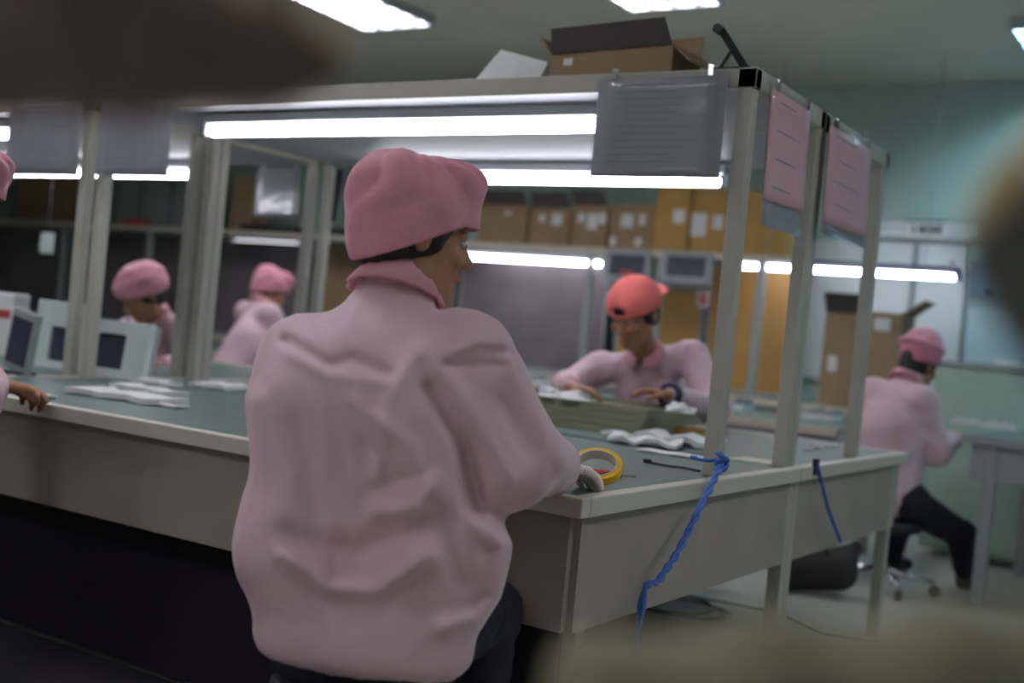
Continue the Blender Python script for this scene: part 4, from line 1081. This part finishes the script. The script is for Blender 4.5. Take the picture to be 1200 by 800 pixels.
person('distant worker in pink jacket and cap behind the double post, facing right', J, nv(np.array(_R) * .9 + np.array(_F0) * .35 + np.array([0, 0, -.45])), (0, 0, 1), 'puff', .009, fv, seed=31)

# --- worker 5, right, on a stool facing the side table
sv = nv(np.array(_R) * math.cos(math.radians(38)) - np.array(_F0) * math.sin(math.radians(38))); fv = nv(np.cross((0, 0, 1.), sv))
J = {}
J['hd'] = spt(1077, 428, 6.0); J['nk'] = spt(1062, 450, 5.97); J['che'] = spt(1048, 500, 5.9); J['pel'] = spt(1040, 583, 5.85)
J['shR'] = spt(1082, 470, 5.80); J['shL'] = spt(1024, 460, 6.05)
J['elR'] = spt(1098, 530, 5.80); J['wrR'] = spt(1118, 514, 6.02); J['elL'] = J['shL'] + fv * .06 + sv * .02 + np.array([0, 0, -.25]); J['wrL'] = np.array([*(J['elL'] + fv * .16 + sv * .08)[:2], .80])
J['hpL'] = J['pel'] - sv * .085; J['hpR'] = J['pel'] + sv * .085
J['knR'] = spt(1126, 626, 5.95); J['anR'] = spt(1132, 676, 6.0); J['anR'][2] = .085
J['knL'] = spt(1052, 615, 6.25); J['anL'] = spt(1044, 662, 6.35); J['anL'][2] = .085
J['ftR'] = nv(np.array(_R) * .8 + np.array(_F0) * .5); J['ftL'] = J['ftR']
def ex5(j, J): j.cone(J['pel'] + (0, 0, .0), J['pel'] + (0, 0, -.06), .15, .13, .05)
person('seated worker at right in pink jacket, dark trousers and red-banded pink cap', J, nv(np.array(_R) * .85 + np.array(_F0) * .5 + np.array([0, 0, -.3])), (0, 0, 1), 'flat', .008, fv, seed=41, extra=ex5, torso_r=1.0)
P5 = J['pel'].copy()

# --- worker 6, mostly outside the left edge
sv = nv(np.array([1, -.05, 0.])); fv = nv(np.cross((0, 0, 1.), sv))
J = {}
J['hd'] = spt(-52, 232, 3.05); J['nk'] = spt(-90, 285, 3.05); J['che'] = spt(-95, 410, 3.0); J['pel'] = spt(-330, 600, 2.9); J['pel'][2] = .53
J['shR'] = J['nk'] + sv * .17 + np.array([0, 0, -.07]); J['shL'] = J['nk'] - sv * .17 + np.array([0, 0, -.07])
P6 = J['pel'].copy()
J['elR'] = spt(-30, 470, 3.1); J['wrR'] = spt(-8, 452, 3.42); J['elL'] = J['shL'] + fv * .1 + np.array([0, 0, -.24]); J['wrL'] = np.array([*(J['elL'] + fv * .24)[:2], .81])
legset(J, .46, fv - sv * .5, sv, J['pel'], spread=.05)
person('worker at the left edge, only brown hand and pink cap edge showing', J, nv(fv + np.array([.4, 0, -.3])), (0, 0, 1), 'puff', .009, fv, seed=51,
       hands={'R': {'d': nv(np.array(_R) * .8 + np.array(_F0) * .5), 'palm': (0, 0, -1), 'thumb': (-.5, .5, .3), 'curl': .4}})

# ---------------------------------------------------------------- stools
def make_stool(label, x, y, zs=.42, R=.26, group='workers\' swivel stools'):
    t = thing('swivel_stool', label, 'stool', (x, y, 0), .3, group)
    mb = MB(); mb.tube([(0, 0, zs - .06), (0, 0, zs - .055), (0, 0, zs - .01), (0, 0, zs)], .17, 24, rs=[.15, .17, .17, .15]); mb.build('seat', 'black', t, smooth=True)
    MB().tube([(0, 0, .12), (0, 0, zs - .06)], .022, 12).build('post', 'chrome', t, smooth=True)
    MB().tube([(0, 0, .07), (0, 0, .13)], .035, 12).build('hub', 'chrome', t, smooth=True)
    for k in range(5):
        a = 2 * PI * k / 5; c_, s_ = math.cos(a), math.sin(a)
        MB().tube([(c_ * .02, s_ * .02, .105), (c_ * R, s_ * R, .07)], .015, 8, rs=[.018, .012]).build('leg', 'chrome', t, smooth=True)
        w_ = MB().tube([(c_ * R - s_ * .012, s_ * R + c_ * .012, .028), (c_ * R + s_ * .012, s_ * R - c_ * .012, .028)], .028, 12).build('caster', 'black', t, smooth=True)
    return t
st = make_stool('chrome-based swivel stool under the right worker', P5[0], P5[1], max(.36, P5[2] - .13))
p1 = at(425, 745, 2.30)
make_stool('swivel stool under the large worker, hidden by his jacket', p1.x, p1.y, .40)
for (px, D_, lb, oz) in ((765, 5.72, 'swivel stool under the coral-capped worker', .40),):
    pp = cw((px - 600) / FPX * D_, D_, 0); make_stool(lb, pp.x, pp.y, oz)

make_stool('swivel stool under the worker at the left edge', P6[0], P6[1], .40)
# dark bag under bench
pb = onz(955, 690, .0)
pb = Vector((-.35, 2.05, 0)); pb = onz(948, 694, 0.0)
t = thing('soft_bag', 'dark brown soft bag lying on the floor under the bench', 'bag', (pb.x, pb.y, 0))
f = Field((pb.x - .4, pb.y - .4, 0 - .02), (pb.x + .4, pb.y + .4, .4), .012)
sx_ = np.array(_R)
f.cone(np.array(pb) - sx_ * .10 + (0, 0, .09), np.array(pb) + sx_ * .12 + (0, 0, .12), .09, .10, .05).cone(np.array(pb) + sx_ * .1 + (0, 0, .12), np.array(pb) + sx_ * .2 + (0, 0, .24), .07, .03, .05)
f.disp(folds(77, .006, 14)); f.cut((0, 0, .003), (0, 0, -1), .01); f.build('body', 'bagdark', t)
mb = MB(); mb.tube(smooth_path([(-.08, 0, .17), (-.04, -.05, .24), (.04, -.05, .25), (.08, 0, .19)]), .008, 6); mb.build('handle', 'black', t, smooth=True)

# ---------------------------------------------------------------- open bag close to the camera
bc = cw(.12, .46, 0)
bag = thing('open_bag', 'out-of-focus open bag in the foreground: olive lip, brown flap and tan strap', 'bag', (bc.x, bc.y, .70))
def bfield(lo_pts, pad=.08, h=.008):
    P = np.array(lo_pts); return Field(P.min(0) - pad, P.max(0) + pad, h)
A = lambda px, py, D: np.array(at(px, py, D))
pts = [A(700, 792, .50), A(900, 786, .46), A(1100, 778, .44), A(1350, 760, .42)]
f = bfield(pts, .12)
for a_, b_ in zip(pts[:-1], pts[1:]): f.cone(a_, b_, .016, .016, .02)
for q in pts: f.cone(q, q - np.array([0, 0, .05]), .016, .02, .02)
f.disp(folds(5, .002, 60)); f.build('front_lip', 'bagolive', bag)
low = bfield([bc + Vector((0, 0, .72)), bc + Vector((0, 0, .98))], .32, .012)
u_, v_ = np.array(_R), np.array(_F0); cB = np.array((bc.x, bc.y, 0))
low.cone(cB - u_ * .10 + (0, 0, .80), cB + u_ * .14 + (0, 0, .80), .085, .085, .04); low.cone(cB - u_ * .04 + (0, 0, .90), cB + u_ * .16 + (0, 0, .92), .04, .04, .06)
low.cut((0, 0, .703), (0, 0, -1), .01); low.disp(folds(6, .004)); low.build('body', 'bagolive', bag)
pts = [A(-160, -40, .55), A(0, 34, .55), A(150, 46, .56), A(300, 58, .58), A(410, 74, .60)]
f = bfield(pts, .1)
rs = [.046, .036, .034, .026, .006]
for i in range(4): f.cone(pts[i], pts[i + 1], rs[i], rs[i + 1], .02, np.array([0, 0, 1.]), .5)
f.cone(A(60, -60, .55), A(260, 20, .58), .03, .012, .02)
f.disp(folds(8, .003, 60)); f.build('top_flap', 'bagleather', bag)
mb = MB(); mb.tube(smooth_path([A(190, -40, .57), A(270, -4, .565), A(345, 22, .58), A(405, 60, .59)]), .0045, 8); mb.build('flap_edge_highlight', 'bagtan', bag, smooth=True, world=True)  # pale cord imitates the bright highlight along the flap edge
pts = [A(1240, 140, .50), A(1185, 210, .50), A(1140, 265, .50)]
f = bfield(pts, .06, .005)
for i in range(2): f.cone(pts[i], pts[i + 1], .009, .007, .01, np.array(_R), .5)
f.build('strap', 'bagtan', bag)
pts = [A(1205, 290, .52), A(1220, 340, .52), A(1245, 420, .52)]
f = bfield(pts, .06, .006)
f.cone(pts[0], pts[1], .022, .018, .02).cone(pts[1], pts[2], .018, .016, .02).cone(A(1145, 276, .52), pts[0], .004, .02, .02)
f.build('side_flap', 'baggrey', bag)
t = thing('camera_side_stand', 'small stand under the foreground bag, below the view', 'stand', (bc.x, bc.y, 0))
MB().box(-.25, .25, -.18, .18, .67, .70).build('top', 'frame', t)
for sx in (-1, 1):
    for sy in (-1, 1): MB().box(sx * .22 - .015, sx * .22 + .015, sy * .15 - .015, sy * .15 + .015, 0, .67).build('leg', 'frame', t)
